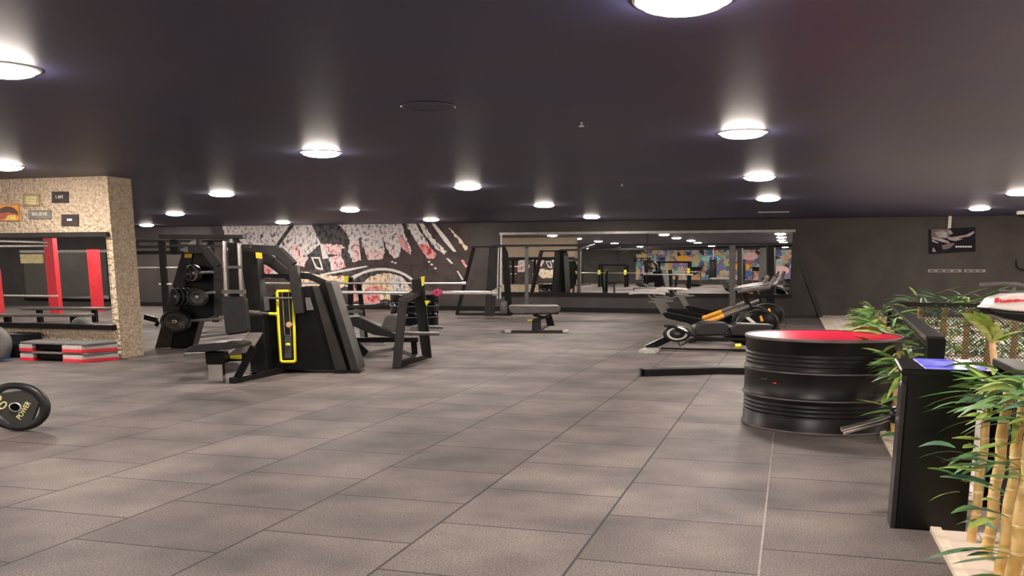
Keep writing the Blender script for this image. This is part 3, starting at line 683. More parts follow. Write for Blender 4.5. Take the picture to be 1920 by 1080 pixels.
b_ = MB(); bars(b_, [(640, 584), (680, 584)], Y5-.4, .1, .06); bars(b_, [(640, 592), (664, 592)], Y5-.4, .1, .05); bars(b_, [(675, 580), (680, 640)], Y5-.3, .08, .08); bars(b_, [(640, 640), (720, 640)], Y5-.35, .1, .08); b_.build('bench_frame', M_lgrey, bp_)
def barbell(a, b, Ya, Yb, r, label):
    t = thing('barbell', at((a[0]+b[0])/2, 640, (Ya+Yb)/2), label, 'barbell')
    A, B = at(*a, Ya), at(*b, Yb); t.location = (A+B)/2
    MB().tube([A, B], r, 10).build('shaft', M_bar, t)
    d = (B-A).normalized()
    MB().tube([B-d*.02, B+d*.06], r*1.6, 12).build('end_cap', M_bar, t)
barbell((497, 531), (868, 531), Y5-.08, Y5-.08, .02, 'upper thin chrome barbell lying across the rack before the mural')
barbell((632, 548), (926, 549), 16.1, 16.1, .03, 'lower thick chrome barbell crossing to the cable tower')
# pink-red clip on the bar
cl = MB(); cc = at(820, 549, 16.05)
for i in range(9):
    a = i*2*PI/9; cl.lathe([(.001, -.03), (.03, -.015), (.035, 0), (.03, .015), (.001, .03)], cc+RGT*(.07*math.cos(a)*(.6+.4*(i % 2)))+UP*(.035*math.sin(a)), ax=UP, seg=8)
tag(cl.build('bar_clip', mat('pink_rubber', (.6, .05, .15), .5)), 'pink-red crumpled clip tied on the lower barbell', 'clip')
# glossy barrel behind
bc = on_z(773, 611); 
ba = thing('barrel', bc, 'glossy black barrel with thin pale rims standing behind the slanted stand', 'drum')
rr = .66; prof = [(rr, 0), (rr, .2), (rr+.02, .22), (rr, .24), (rr, .5), (rr+.02, .52), (rr, .54), (rr, .79), (rr+.015, .8), (rr+.01, .82), (rr-.03, .81), (.001, .8)]
MB().lathe(prof, bc+FWD*.66, seg=48).build('body', mat('gloss_black_blue', (.002, .002, .004), .12, c2=(.003, .003, .006), scale=3, spec=.4), ba)
for z in (.21, .51): MB().lathe([(rr+.022, z), (rr+.026, z+.012), (rr+.022, z+.024), (rr+.015, z+.012), (rr+.022, z)], bc+FWD*.66, seg=48).build('rim', M_lgrey, ba)
# reclined leg bench
Y6 = 16.6
lb_ = thing('incline_bench', on_z(700, 665), 'black reclining bench with pale headrest pad, between housing and stand', 'bench')
slab([(643, 595), (672, 593), (744, 626), (745, 634), (700, 628), (645, 604)], Y6, .4, 'backrest', M_pad, lb_, .015)
slab([(713, 616), (721, 595), (727, 590), (744, 590), (744, 622), (730, 626)], Y6+.1, .35, 'seat_pad', M_padg, lb_, .03)
slab([(764, 627), (771, 611), (783, 610), (782, 628), (768, 630)], Y6-.2, .2, 'foot_pad', M_padg, lb_, .02)
b_ = MB(); bars(b_, [(656, 637), (784, 637)], Y6-.1, .12, .08); bars(b_, [(662, 640), (687, 664)], Y6-.2, .1, .12); bars(b_, [(776, 640), (778, 664)], Y6, .1, .1); b_.build('frame', M_black, lb_)
b_ = MB(); b_.bar(on_z(684, 668)+UP*.03, on_z(740, 655)+UP*.03, .1, .06); b_.bar(on_z(740, 655)+UP*.03, on_z(776, 668)+UP*.03, .1, .06); b_.build('base_frame', M_lgrey, lb_)

# ---- cable crossover
Y7 = 29.0
cx = thing('cable_crossover', on_z(918, 593), 'black cable crossover machine spanning in front of the long mirror', 'gym machine')
b_ = MB(); bars(b_, [(889, 462), (857, 589)], Y7+.4, .12, .11); b_.build('leg', M_blackm, cx)
b_ = MB(); bars(b_, [(884, 463), (930, 463)], Y7+.2, .12, .06); b_.build('top_beam', M_grey, cx)
slab([(917, 463), (934, 463), (927, 593), (908, 593)], Y7-.1, .3, 'tower', M_grey, cx, .01)
slab([(941, 463), (948, 463), (953, 475), (961, 588), (948, 589)], Y7+.1, .4, 'tower', M_black, cx, .01)
MB().tube(pick([(934, 465), (932, 560)], Y7), .03, 8).build('guide_rod', M_bar, cx)
MB().tube(pick([(939, 465), (938, 560)], Y7), .03, 8).build('guide_rod', M_bar, cx)
MB().tube(pick([(924, 552), (930, 540), (940, 536)], Y7-.3), .03, 8).build('handle', M_chrome, cx)
MB().lathe([(.1, 0), (.12, .05), (.12, .35), (.1, .38)], at(944, 588, Y7-.1), seg=16).build('weight_stack', M_lgrey, cx)
b_ = MB(); b_.bar(on_z(855, 591)+UP*.04, on_z(960, 592)+UP*.04, .12, .08); b_.build('base_frame', M_grey, cx)
b_ = MB(); bars(b_, [(925, 461), (1488, 457)], Y7, .06, .07); b_.build('cross_beam', M_grey, cx)
MB().tube(pick([(1084, 469), (1116, 459)], Y7-.1), .035, 8).tube(pick([(1146, 469), (1164, 464)], Y7-.1), .025, 8).build('pull_up_handle', M_lgrey, cx)
slab([(984, 462), (991, 462), (991, 590), (984, 590)], Y7+.2, .1, 'column', M_lgrey, cx)
slab([(1369, 460), (1379, 460), (1379, 590), (1369, 590)], Y7-.1, .12, 'column', M_lgrey, cx)
slab([(1440, 458), (1451, 458), (1452, 592), (1441, 592)], Y7+.2, .2, 'tower', M_black, cx)
b_ = MB(); bars(b_, [(1488, 456), (1538, 595)], Y7, .14, .12); b_.build('leg', M_grey, cx)
b_ = MB(); b_.bar(on_z(1440, 596)+UP*.04, on_z(1540, 596)+UP*.04, .12, .08); b_.build('base_frame', M_grey, cx)

# ---- flat bench in the middle
Y8 = 23.0
fb = thing('flat_bench', on_z(1006, 621), 'flat adjustable bench with dark pad, alone in middle of floor', 'bench')
slab([(953, 577), (957, 573), (1047, 573), (1052, 577), (1050, 585), (1040, 588), (965, 589), (957, 586)], Y8-.35, .75, 'pad', M_padg, fb, .035)
slab([(956, 585), (1049, 584), (1046, 589), (960, 590)], Y8-.3, .65, 'pad_base', M_black, fb)
slab([(998, 600), (1014, 596), (1015, 620), (997, 621)], Y8, .15, 'post', M_grey, fb, .01)
b_ = MB(); bars(b_, [(1000, 601), (1034, 591)], Y8, .1, .07); bars(b_, [(1000, 590), (1022, 596)], Y8, .1, .07); b_.build('brace', M_grey, fb)
slab([(1022, 594), (1035, 593), (1040, 611), (1026, 611)], Y8+.4, .12, 'rear_leg', M_black, fb)
b_ = MB(); b_.bar(on_z(950, 624)+UP*.035, on_z(1063, 624)+UP*.035, .1, .05); b_.bar(on_z(1006, 624)+UP*.035, on_z(1032, 608)+UP*.035, .1, .05); b_.build('base_bar', M_grey, fb, .008)
for x in (953, 1060): MB().lathe([(.001, 0), (.08, .0), (.09, .03), (.08, .07), (.001, .08)], on_z(x, 624), seg=14).build('foot', M_offw, fb)
tag(MB().tube(pick([(989, 601), (998, 600)], Y8-.05), .03, 8).build('knob', M_yellow, fb), 'yellow knob')

# ---- low floor beam, and padded bench with wheel
Y9 = 13.85
fbm = thing('machine_base', on_z(1300, 703), 'long low black steel floor beam left of the ribbed drum', 'base')
A, B, C_ = on_z(1204, 705), on_z(1352, 700), on_z(1440, 702)
MB().bar(A+UP*.05, B+UP*.05, .16, .1).bar(B+UP*.05-(B-A).normalized()*.05, C_+UP*.05, .16, .1).build('beam', M_blackm, fbm, .008)
MB().bar(A+UP*.101, B+UP*.101, .1, .01).build('top_strip', M_lgrey, fbm)
MB().bar(A+UP*.05-RGT*.03, A+UP*.05, .17, .11).build('end_cap', M_black, fbm)
Y10 = 17.6
rw = thing('rowing_bench', on_z(1320, 660), 'low black padded machine with white-ringed wheel beside the red-topped drum', 'gym machine')
wc = at(1269, 625, Y10)
def disc(mb, c_, r, ky, t, seg=32, ax=FWD): return mb.lathe([(.001, -t/2), (r*.95, -t/2), (r, -t*.3), (r, t*.3), (r*.95, t/2), (.001, t/2)], c_, ax=ax, u=RGT, kv=ky, seg=seg)
disc(MB(), wc, .26, .62, .1).build('wheel', M_rubber, rw)
MB().lathe([(.15, -.062), (.2, -.065), (.2, -.05), (.15, -.05), (.15, -.062)], wc, ax=FWD, u=RGT, kv=.62, seg=32).build('wheel_ring', M_white, rw)
disc(MB(), wc-FWD*.06, .06, .62, .04, 16).build('wheel_hub', M_lgrey, rw)
b_ = MB(); bars(b_, [(1245, 611), (1262, 612), (1303, 631), (1345, 635), (1400, 636), (1440, 640)], Y10-.08, .08, .04); b_.build('rail', M_blackm, rw)
slab([(1302, 618), (1305, 611), (1322, 603), (1360, 604), (1367, 610), (1366, 620), (1358, 629), (1305, 630)], Y10-.1, .4, 'seat_pad', M_pad, rw, .03)
slab([(1369, 618), (1372, 612), (1382, 606), (1452, 609), (1446, 622), (1432, 631), (1372, 630)], Y10-.1, .4, 'back_pad', M_pad, rw, .03)
slab([(1355, 630), (1440, 632), (1440, 646), (1395, 648), (1372, 640)], Y10, .3, 'housing', M_black, rw, .01)
b_ = MB(); b_.bar(on_z(1212, 658)+UP*.05, at(1262, 630, Y10+.1), .16, .12, UP); b_.build('front_leg', M_black, rw)
MB().prism([on_z(x, y, .0) for x, y in ((1197, 663), (1228, 664), (1240, 656), (1214, 655))], (0, 0, .07)).build('foot', M_bar, rw, .01)
b_ = MB(); b_.bar(on_z(1232, 656)+UP*.03, on_z(1420, 660)+UP*.03, .04, .03); b_.build('floor_rod', M_black, rw)
b_ = MB(); bars(b_, [(1410, 645), (1410, 660)], Y10+.1, .15, .1); b_.build('rear_leg', M_black, rw)
tag(MB().tube(pick([(1378, 649), (1389, 648)], Y10-.1), .045, 10).build('knob', M_yellow, rw), 'yellow knob')
MB().tube(pick([(1271, 639), (1274, 648), (1283, 645), (1292, 637)], Y10-.1), .012, 6).build('cable', M_black, rw)

# ---- exercise bikes
Yb = 19.8
def make_bike():
    t = thing('exercise_bike', on_z(1335, 641), 'exercise bike', 'exercise bike', 'row of spinning bikes behind the padded machine')
    sd = MB()
    # saddle: broad rear, narrow nose, drooping wings
    s0 = at(1205, 547, Yb)
    rows = [(-.28, .10, .0), (-.2, .17, .012), (-.05, .15, .018), (.12, .09, .014), (.3, .05, .008), (.42, .035, -.005), (.48, .015, -.02)]
    vs = []; fs = []
    for (x, hw, dz) in rows:
        for k in range(9):
            a = PI*k/8; vs.append(s0+RGT*x+FWD*(hw*math.cos(a))+UP*(dz-.045+.05*math.sin(a)**.6))
        for k in range(9):
            a = PI*(8-k)/8; vs.append(s0+RGT*x+FWD*(hw*math.cos(a)*.9)+UP*(dz-.06))
    n = 18
    for i in range(len(rows)-1):
        for k in range(n): fs.append((i*n+k, i*n+(k+1) % n, (i+1)*n+(k+1) % n, (i+1)*n+k))
    sd.add(vs, fs, 0, True); sd.add(vs[:n], [tuple(range(n))]); sd.add(vs[-n:], [tuple(range(n))[::-1]])
    sd.build('saddle', M_offw, t)
    b_ = MB(); b_.tube(pick([(1215, 552), (1222, 562), (1250, 563)], Yb), .03, 8); bars(b_, [(1216, 566), (1262, 564)], Yb, .05, .04); b_.build('saddle_slider', M_lgrey, t)
    b_ = MB(); bars(b_, [(1232, 564), (1247, 589)], Yb, .07, .13); b_.build('saddle_post', M_lgrey, t)
    slab([(1242, 588), (1252, 585), (1312, 597), (1345, 606), (1350, 630), (1322, 622), (1290, 606), (1250, 597)], Yb-.05, .12, 'rear_frame', M_black, t, .015)
    tag(MB().tube(pick([(1318, 606), (1357, 592)], Yb-.1), .05, 10).build('frame_tube', M_orange, t), 'orange frame tube')
    MB().tube(pick([(1357, 592), (1404, 574)], Yb-.05), .05, 10).build('upper_tube', M_lgrey, t)
    b_ = MB(); bars(b_, [(1392, 548), (1405, 575), (1418, 600)], Yb, .08, .09); b_.build('handlebar_post', M_black, t)
    MB().tube(pick([(1383, 547), (1420, 541), (1441, 539), (1446, 530), (1450, 523)], Yb-.25), .045, 10).build('handlebar', M_lgrey, t)
    MB().tube(pick([(1390, 543), (1424, 537), (1444, 535), (1449, 526), (1453, 519)], Yb+.25), .045, 10).build('handlebar', M_lgrey, t)
    MB().tube([at(1392, 546, Yb-.25), at(1396, 543, Yb+.25)], .04, 8).build('bar_bridge', M_black, t)
    fc = at(1420, 607, Yb)
    disc(MB(), fc, .44, .68, .09, 40).build('flywheel', M_black, t)
    MB().lathe([(.4, -.055), (.455, -.055), (.455, .055), (.4, .055), (.4, -.055)], fc, ax=FWD, u=RGT, kv=.68, seg=40).build('flywheel_rim', M_grey, t)
    slab([(1385, 604), (1410, 590), (1436, 600), (1446, 612), (1420, 616), (1390, 614)], Yb-.1, .05, 'chain_guard', M_black, t, .01)
    tag(slab([(1398, 596), (1404, 594), (1421, 608), (1414, 609)], Yb-.13, .03, 'guard_stripe', M_white, t), 'white guard stripe')
    tag(slab([(1424, 594), (1428, 591), (1432, 602), (1427, 603)], Yb-.13, .03, 'guard_stripe', M_orange, t), 'orange guard stripe')
    b_ = MB(); bars(b_, [(1346, 612), (1362, 622)], Yb-.2, .04, .04); b_.tube(pick([(1356, 622), (1368, 622)], Yb-.3), .04, 8); b_.build('crank', M_chrome, t)
    b_ = MB(); bars(b_, [(1330, 612), (1300, 640)], Yb, .09, .08); bars(b_, [(1410, 612), (1426, 640)], Yb, .09, .08)
    A_, B_ = on_z(1290, 641), on_z(1440, 641)
    b_.bar(A_+UP*.05, B_+UP*.05, .1, .07); b_.bar(A_-FWD*.3+UP*.04, A_+FWD*.3+UP*.04, .08, .08); b_.bar(B_-FWD*.3+UP*.04, B_+FWD*.3+UP*.04, .08, .08); b_.build('base_frame', M_blackm, t)
    return t
bk = make_bike()
tag(bk, 'spinning bike nearest the drum with orange frame tube, first of three')
base = bk.location.copy()
for i, (dx, dy, lb) in enumerate(((.35, 1.8, 'spinning bike with orange frame tube, middle of the row of three'), (1.1, 3.4, 'spinning bike farthest back of three, nearest the mirror'))):
    o = copy_tree(bk); o.location = base+RGT*dx+FWD*dy; o['label'] = lb

# ================================================================ RIGHT FOREGROUND: turnstile, railings, bamboo
tn = thing('turnstile', (.9, 6.3, 0), 'tall glossy black turnstile cabinet with a blue reflection on top', 'turnstile')
M_tn = mat('turnstile_black', (.003, .003, .003), .25, c2=(.005, .0045, .0045), scale=3, spec=.3)
MB().prism([(.70, 5.99, 0), (1.1, 5.99, 0), (1.1, 6.62, 0), (.74, 6.62, 0)], (0, 0, .97)).build('cabinet', M_tn, tn, .012)
MB().prism([(.665, 5.96, .955), (1.16, 5.96, .955), (1.16, 6.65, .955), (.70, 6.65, .955)], (0, 0, .04)).build('top_frame', M_tn, tn, .006)
m = bpy.data.materials.new('blue_reflection_gloss'); m.use_nodes = True  # blue reflection on the glossy top, put in as emission colour
b = m.node_tree.nodes['Principled BSDF']; tcn = m.node_tree.nodes.new('ShaderNodeTexCoord'); nz = m.node_tree.nodes.new('ShaderNodeTexNoise'); nz.inputs['Scale'].default_value = 3
rp = m.node_tree.nodes.new('ShaderNodeValToRGB'); rp.color_ramp.elements[0].position = .4; rp.color_ramp.elements[0].color = (.08, .08, .75, 1); rp.color_ramp.elements[1].position = .66; rp.color_ramp.elements[1].color = (.6, .55, .9, 1)
m.node_tree.links.new(tcn.outputs['Object'], nz.inputs['Vector']); m.node_tree.links.new(nz.outputs['Fac'], rp.inputs['Fac'])
b.inputs['Base Color'].default_value = (.02, .02, .05, 1); m.node_tree.links.new(rp.outputs['Color'], b.inputs['Emission Color']); b.inputs['Emission Strength'].default_value = .22; b.inputs['Roughness'].default_value = .08
MB().prism([(.80, 6.0, .995), (1.13, 6.0, .995), (1.13, 6.62, .995), (.80, 6.62, .995)], (0, 0, .004)).build('glossy_top', m, tn)
MB().tube([(.69, 6.3, .66), (.60, 6.28, .63), (.36, 6.22, .565)], .016, 10).build('arm', M_chrome, tn)
MB().tube([(.69, 6.36, .64), (.58, 6.34, .6), (.38, 6.26, .54)], .014, 10).build('arm', M_bar, tn)
MB().lathe([(.001, -.05), (.05, -.045), (.06, 0)], (.70, 6.32, .66), ax=(1, 0, 0), u=(0, 1, 0), seg=16).build('arm_hub', M_tn, tn)
MB().tube([(.664, 5.99, .985), (.69, 6.6, .99)], .006, 6).build('edge_strip', M_bar, tn)
MB().prism([(.675, 5.985, .91), (.70, 5.985, .88), (.70, 5.985, 0), (.672, 5.985, 0)], (0, .2, 0)).build('side_edge', mat('turnstile_edge', (.02, .019, .019), .3), tn)
MB().lathe([(.001, -.01), (.016, -.006), (.018, 0)], (.672, 6.03, .9), ax=(1, 0, 0), u=(0, 1, 0), seg=12).build('lock', M_chrome, tn)

def mesh_panel(p, q, z0, z1, name, parent, pitch=.055, r=.004):
    """woven diamond wire between two base points"""
    p = Vector(p); q = Vector(q); L_ = (q-p).length; d = (q-p)/L_; H_ = z1-z0; mb = MB(); n = Vector((-d.y, d.x, 0))
    k = -int(H_/pitch)-1
    while k*pitch < L_:
        for sgn in (1, -1):
            x0 = k*pitch; pts = []
            a, b_2 = max(0, -x0), min(H_, L_-x0)
            if b_2-a > .02:
                za, zb = (z0+a, z0+b_2) if sgn > 0 else (z1-a, z1-b_2)
                A_ = p+d*(x0+a)+UP*za; B_ = p+d*(x0+b_2)+UP*zb
                mb.bar(A_+n*.002*sgn, B_+n*.002*sgn, r*2, r*2, n)
        k += 1
    return mb.build(name, M_wire, parent)
ra = thing('wire_railing', (1.35, 12.6, 0), 'black wire mesh railing with broad top rail running towards the back wall', 'railing')
P1_, P2_ = Vector((1.21, 8.66, 0)), Vector((1.62, 16.6, 0))
MB().bar(P1_+UP*.985, P2_+UP*.985, .15, .04).build('top_rail', M_grey, ra, .005)
MB().bar(P1_+UP*.915, P2_+UP*.915, .03, .02).bar(P1_+UP*.875, P2_+UP*.875, .03, .02).build('slat', M_grey, ra)
mesh_panel(P1_, P2_, .03, .96, 'wire_mesh', ra, .07)
MB().box((1.15, 8.62, 0), (1.29, 8.72, .985)).build('post', M_black, ra, .004)
MB().box((1.56, 16.55, 0), (1.70, 16.65, .985)).build('post', M_black, ra, .004)
rb_ = thing('wire_railing', (2.6, 16.6, 0), 'black wire mesh railing crossing at the rear of the planting', 'railing')
P3_, P4_ = Vector((1.71, 16.6, 0)), Vector((4.6, 16.6, 0))
MB().bar(P3_+UP*.975, P4_+UP*.975, .12, .06).build('top_rail', M_blackm, rb_, .005)
mesh_panel(P3_, P4_, .03, .95, 'wire_mesh', rb_, .055, .0045)
MB().box((4.6, 16.55, 0), (4.7, 16.65, .98)).build('post', M_black, rb_)
rc_ = thing('wire_railing', (1.4, 5, 0), 'nearest black mesh railing behind the bamboo stalks at right edge', 'railing')
P5_, P6_ = Vector((1.37, 6.75, 0)), Vector((1.37, 2.0, 0))
MB().bar(P5_+UP*.98, P6_+UP*.98, .14, .045).build('top_rail', M_grey, rc_, .005)
MB().bar(P5_+UP*.915, P6_+UP*.915, .03, .02).build('slat', M_grey, rc_)
mesh_panel(P6_, P5_, .03, .95, 'wire_mesh', rc_, .06)
MB().box((1.31, 6.66, 0), (1.43, 6.76, .97)).build('post', M_black, rc_)

def blade(mb, base, d, L_, w_, droop, mi=0, roll=0):
    d = d.normalized(); side = d.cross(UP)
    if side.length < .05: side = Vector((1, 0, 0))
    side.normalize(); nrm = side.cross(d).normalized(); side = (side*math.cos(roll)+nrm*math.sin(roll)).normalized()
    n = 5; vs = []; p = base.copy()
    for i in range(n+1):
        t = i/n; wd = w_*(math.sin(PI*min(1, t*.92+.06))**.8)*.5
        q = base+d*(L_*t)-UP*(droop*L_*t*t); c_ = UP*(-.12*wd)
        vs += [q-side*wd+UP*.12*wd, q+c_, q+side*wd+UP*.12*wd]
    fs = []
    for i in range(n):
        for k in (0, 1): a = i*3+k; fs.append((a, a+1, a+4, a+3))
    mb.add(vs, fs, mi, True)
RND = random.Random(11)
def bamboo(x, y, h, r, label, seeds, leafm=None, lean=(0, 0), spread=1.0, prefer=None, group=None, llen=.3, extra=()):
    t = thing('bamboo_stalk', (x, y, 0), label, 'plant', group)
    st_ = MB(); pts = []; rad = []; n = 14; seg_h = h/6
    for i in range(n+1):
        z = h*i/n; pts.append(Vector((x+lean[0]*z/h+.006*math.sin(i*1.3+x*9), y+lean[1]*z/h, z+.012))); rad.append(r*(1-.18*i/n)*(1+.04*math.sin(i*2.1)))
    st_.tube(pts, rad, 12); nd = st_
    for k in range(1, 6):
        z = seg_h*k+.03*math.sin(k*3+y*5); cx_ = Vector((x+lean[0]*z/h+.006*math.sin(z/h*n*1.3+x*9), y+lean[1]*z/h, z+.012)); rr_ = r*(1-.18*z/h)
        nd.lathe([(rr_*.96, -.009), (rr_*1.12, 0), (rr_*.96, .009)], cx_, seg=14, mi=1)
    nd.build('stalk', [M_bamboo, M_ring], t)
    lf = MB()
    for (zf, cnt) in seeds:
        for _ in range(cnt):
            a = RND.uniform(0, 2*PI) if prefer is None or RND.random() < .35 else RND.gauss(prefer, .75)
            z = h*zf+RND.gauss(0, .04)
            d = Vector((math.cos(a), math.sin(a), RND.uniform(-.1, .6)))
            b0 = Vector((x+lean[0]*zf, y+lean[1]*zf, z))+d*RND.uniform(0, .16)*spread
            blade(lf, b0, d, llen*RND.uniform(.6, 1.15)*spread, .038*RND.uniform(.8, 1.2)*(.6+.4*spread), RND.uniform(.1, .5), RND.choice((0, 0, 1, 2)), RND.uniform(-.7, .7))
    for (a, b_3, c_, d_) in extra:
        A_, B_ = at(a, b_3, 5.75), at(c_, d_, 5.62); L_ = (B_-A_).length
        blade(lf, A_, (B_-A_)+UP*L_*.18, L_*1.02, .04, .18, RND.choice((0, 0, 1)), RND.uniform(.4, .9))
    lf.build('foliage', leafm or [M_leaf, M_leaf2, M_leaf3], t)
    return t
W_ = PI*1.0
near = [(1.10, 5.78, .93, .026, 'thin bamboo stalk against the turnstile edge, its leaves reaching left'),
        (1.12, 5.45, .96, .032, 'second bamboo stalk from the turnstile, pale yellow with node rings'),
        (1.13, 5.16, .94, .028, 'third bamboo stalk from the turnstile at lower right'),
        (1.15, 4.98, 1.0, .036, 'thick bamboo stalk, fourth from the turnstile'),
        (1.19, 4.80, .97, .034, 'bamboo stalk nearest the lower right corner of the photo'),
        (1.24, 5.06, 1.0, .03, 'bamboo stalk close to the wire mesh at the right edge'),
        (1.25, 5.42, .98, .027, 'bamboo stalk behind the second one, touching the mesh')]
EX = {0: [(1822, 930, 1692, 908), (1822, 925, 1708, 892), (1824, 940, 1765, 952), (1800, 935, 1745, 915), (1830, 855, 1752, 836), (1835, 862, 1760, 862), (1842, 858, 1780, 800), (1822, 900, 1790, 915)],
      1: [(1850, 720, 1798, 735), (1850, 716, 1800, 770), (1855, 730, 1786, 755), (1848, 700, 1822, 682), (1858, 735, 1815, 700), (1850, 850, 1800, 825), (1866, 870, 1905, 850), (1862, 740, 1790, 728)],
      4: [(1885, 990, 1850, 1000), (1885, 1000, 1915, 975), (1880, 1060, 1850, 1050), (1890, 980, 1850, 960)]}
for i, (x, y, h, r, lb) in enumerate(near):
    bamboo(x, y, h, r, lb, [(.98, 11), (.86, 4), (.6, 6 if i < 3 else 2), (.4, 6 if i in (0, 2) else 1), (.2, 4 if i in (3, 4) else 0)], lean=(.02, 0), prefer=W_, group='bamboo stalks at the near railing', llen=.27, extra=EX.get(i, ()))
far = [(1.16, 8.9, .9, .03), (1.12, 9.6, .95, .028), (1.18, 10.3, .92, .03), (1.2, 11.1, .95, .03), (1.26, 12.0, .93, .03), (1.3, 13.1, .95, .03), (1.36, 14.3, .94, .03), (1.42, 15.6, .95, .03)]
fl_ = ['nearest', 'second', 'third', 'fourth', 'fifth', 'sixth', 'seventh', 'farthest']
for i, (x, y, h, r) in enumerate(far):
    bamboo(x-.08, y, h*.82 if i < 2 else h*.93, r, fl_[i]+' leafy bamboo along the mesh railing beyond the turnstile', [(.98, 22), (.85, 14), (.65, 9), (.4, 5), (.2, 4)], lean=(-.02, 0), prefer=W_, group='bamboo along the long railing', llen=.3 if i < 2 else .38, spread=1.1, leafm=[M_leaf, M_leaf2, M_leaf2])
for i, px in enumerate((1722, 1768, 1812, 1856, 1903, 1950)):
    p = at(px, 640, 17.0); p = p*(16.9/p.y)
    bamboo(p.x, 16.95, .9, .055, ['leftmost', 'second', 'third', 'fourth', 'fifth', 'outermost'][i]+' thick bamboo stalk seen through the rear mesh railing', [(1.08, 22), (.9, 8), (.6, 6), (.3, 8)], group='bamboo behind the rear railing', llen=.45, spread=1.3)
# low planting behind the rear mesh
for j, yy in enumerate((18.2, 20.6, 23.6, 27.0)):
    hb = MB(); x = 1.9
    while x < 9:
        for _ in range(9):
            a = RND.uniform(0, 2*PI); d = Vector((math.cos(a), math.sin(a), RND.uniform(.2, 1.2)))
            blade(hb, Vector((x+RND.uniform(-.2, .2), yy+RND.uniform(-.15, .15), .03)), d, .48, .085, .4, RND.choice((0, 1, 2)))
        x += .26
    o = hb.build('low_foliage', [M_leaf, M_leaf2, M_leaf3]); tag(o, ('first', 'second', 'third', 'farthest')[j]+' low row of green foliage on pale floor behind the rear railing', 'plants', 'low planting rows', kind='stuff')
# broad-leaved plant
pt = thing('broad_leaf_plant', on_z(1862, 735), 'broad-leaved yellow-green plant rising in front of the rear railing', 'plant')
yb = on_z(1862, 735); top = at(1860, 640, 0+FWD.dot(yb)); top.z = max(.55, top.z)
MB().tube([yb, yb*.5+top*.5+RGT*.03, top], [.05, .045, .04], 10).build('stalk', mat('tan_stalk', (.6, .4, .22), .5), pt)
tf = MB()
for (ex, ey, wd) in ((1796, 566, .11), (1822, 562, .12), (1812, 574, .12), (1828, 592, .12), (1848, 598, .09), (1925, 612, .12), (1905, 600, .1), (1840, 560, .11), (1870, 590, .09), (1885, 640, .06), (1806, 585, .1), (1900, 625, .1)):
    e = at(ex, ey, FWD.dot(yb)-.3+RND.uniform(-.3, .3)); d = e-top; L_ = d.length
    blade(tf, top-UP*.02, d+UP*L_*.25, L_*1.05, wd*1.25, .28, RND.choice((0, 0, 1)), RND.uniform(-.5, .3))
tf.build('foliage', [mat('lime_leaf', (.3, .42, .07), .42, c2=(.6, .66, .2), scale=7), M_leaf2], pt)

# white hood with red lettering at the right edge
hd = thing('exercise_bike', on_z(1990, 870), 'white and black machine hood with red lettering at the right edge', 'gym machine')
Yh = 6.4
slab([(1850, 577), (1858, 572), (1868, 559), (1895, 551), (1990, 548), (2040, 560), (2045, 590), (1930, 585), (1890, 582)], Yh, .16, 'hood', M_white, hd, .03)
slab([(1851, 579), (1888, 583), (1930, 586), (2045, 590), (2030, 612), (1930, 607), (1885, 598), (1862, 590)], Yh+.01, .16, 'underside', M_black, hd, .03)
l_ = MB()
for (a, b, c_, d_) in ((1866, 559, 1874, 567), (1876, 562, 1879, 567), (1881, 563, 1889, 567.5), (1890, 561.5, 1896, 567), (1897, 562, 1903, 566), (1904, 561, 1912, 566), (1913, 562, 1940, 565)):
    l_.prism(pick([(a, b), (c_, b-.6), (c_-1.5, d_), (a-1, d_)], Yh-.008), FWD*.006)
l_.build('lettering', M_red, hd)
b_ = MB(); b_.tube(pick([(1838, 533), (1880, 531), (1905, 532), (1935, 538)], Yh+.1), .014, 8); b_.tube(pick([(1875, 544), (1900, 547), (1935, 549)], Yh+.2), .01, 8); b_.tube(pick([(1905, 532), (1900, 549)], Yh+.12), .012, 8); b_.tube(pick([(1935, 538), (1950, 552)], Yh+.12), .014, 8); b_.build('handlebar', M_lgrey, hd)
p = at(1975, 600, Yh+.2)
MB().box((p.x-.05, p.y-.05, .02), (p.x+.05, p.y+.05, p.z)).build('post', M_black, hd)
MB().box((p.x-.3, p.y-.2, .012), (p.x+.5, p.y+.2, .07)).build('base', M_black, hd)

# ================================================================ WHAT THE MIRRORS SHOW (behind and beside the camera)
gr = struct(MB().box((-13.5, YR, .35), (6, YR+.02, 2.95)), 'wall_graffiti', graffiti_material())
gm = MB()
def ell(mb, cx_, cz, rx, rz, mi, k): mb.add([(cx_+rx*math.cos(t*PI/10), YR+.021+.001*k, cz+rz*math.sin(t*PI/10)) for t in range(20)], [tuple(range(20))], mi)
ell(gm, -6.9, 2.2, 1.0, .34, 0, 1); ell(gm, -6.9, 2.2, .86, .26, 1, 2); ell(gm, -6.7, 2.2, .35, .2, 2, 3); ell(gm, -9.3, 2.2, .6, .3, 3, 1); ell(gm, -4.2, 1.5, .7, .35, 3, 1); ell(gm, -3.9, .9, .8, .3, 4, 2); ell(gm, -1, 1.2, .8, .4, 5, 2); ell(gm, -3.5, 2.4, .6, .35, 5, 1)
tag(gm.build('wall_mural', [mat('teal_paint', (.1, .4, .42), .6), mat('pale_teal', (.35, .65, .6), .6), mat('blue_paint', (.08, .12, .5), .6), mat('orange_wall_paint', (.85, .4, .05), .6), mat('deep_blue_paint', (.05, .15, .4), .6), mat('pink_wall_paint', (.85, .5, .5), .6)]), 'graffiti eye and round shapes on the rear wall, reflected in long mirror', 'mural')
struct(MB().box((-2.35, -10, 0), (-1.3, -9, CEIL)), 'column', M_lgrey)
def vm(px, py, Y, plane):      # real place of something seen at this pixel in a mirror standing at y = plane
    p = at(px, py, Y); p.y = 2*plane-p.y; return p
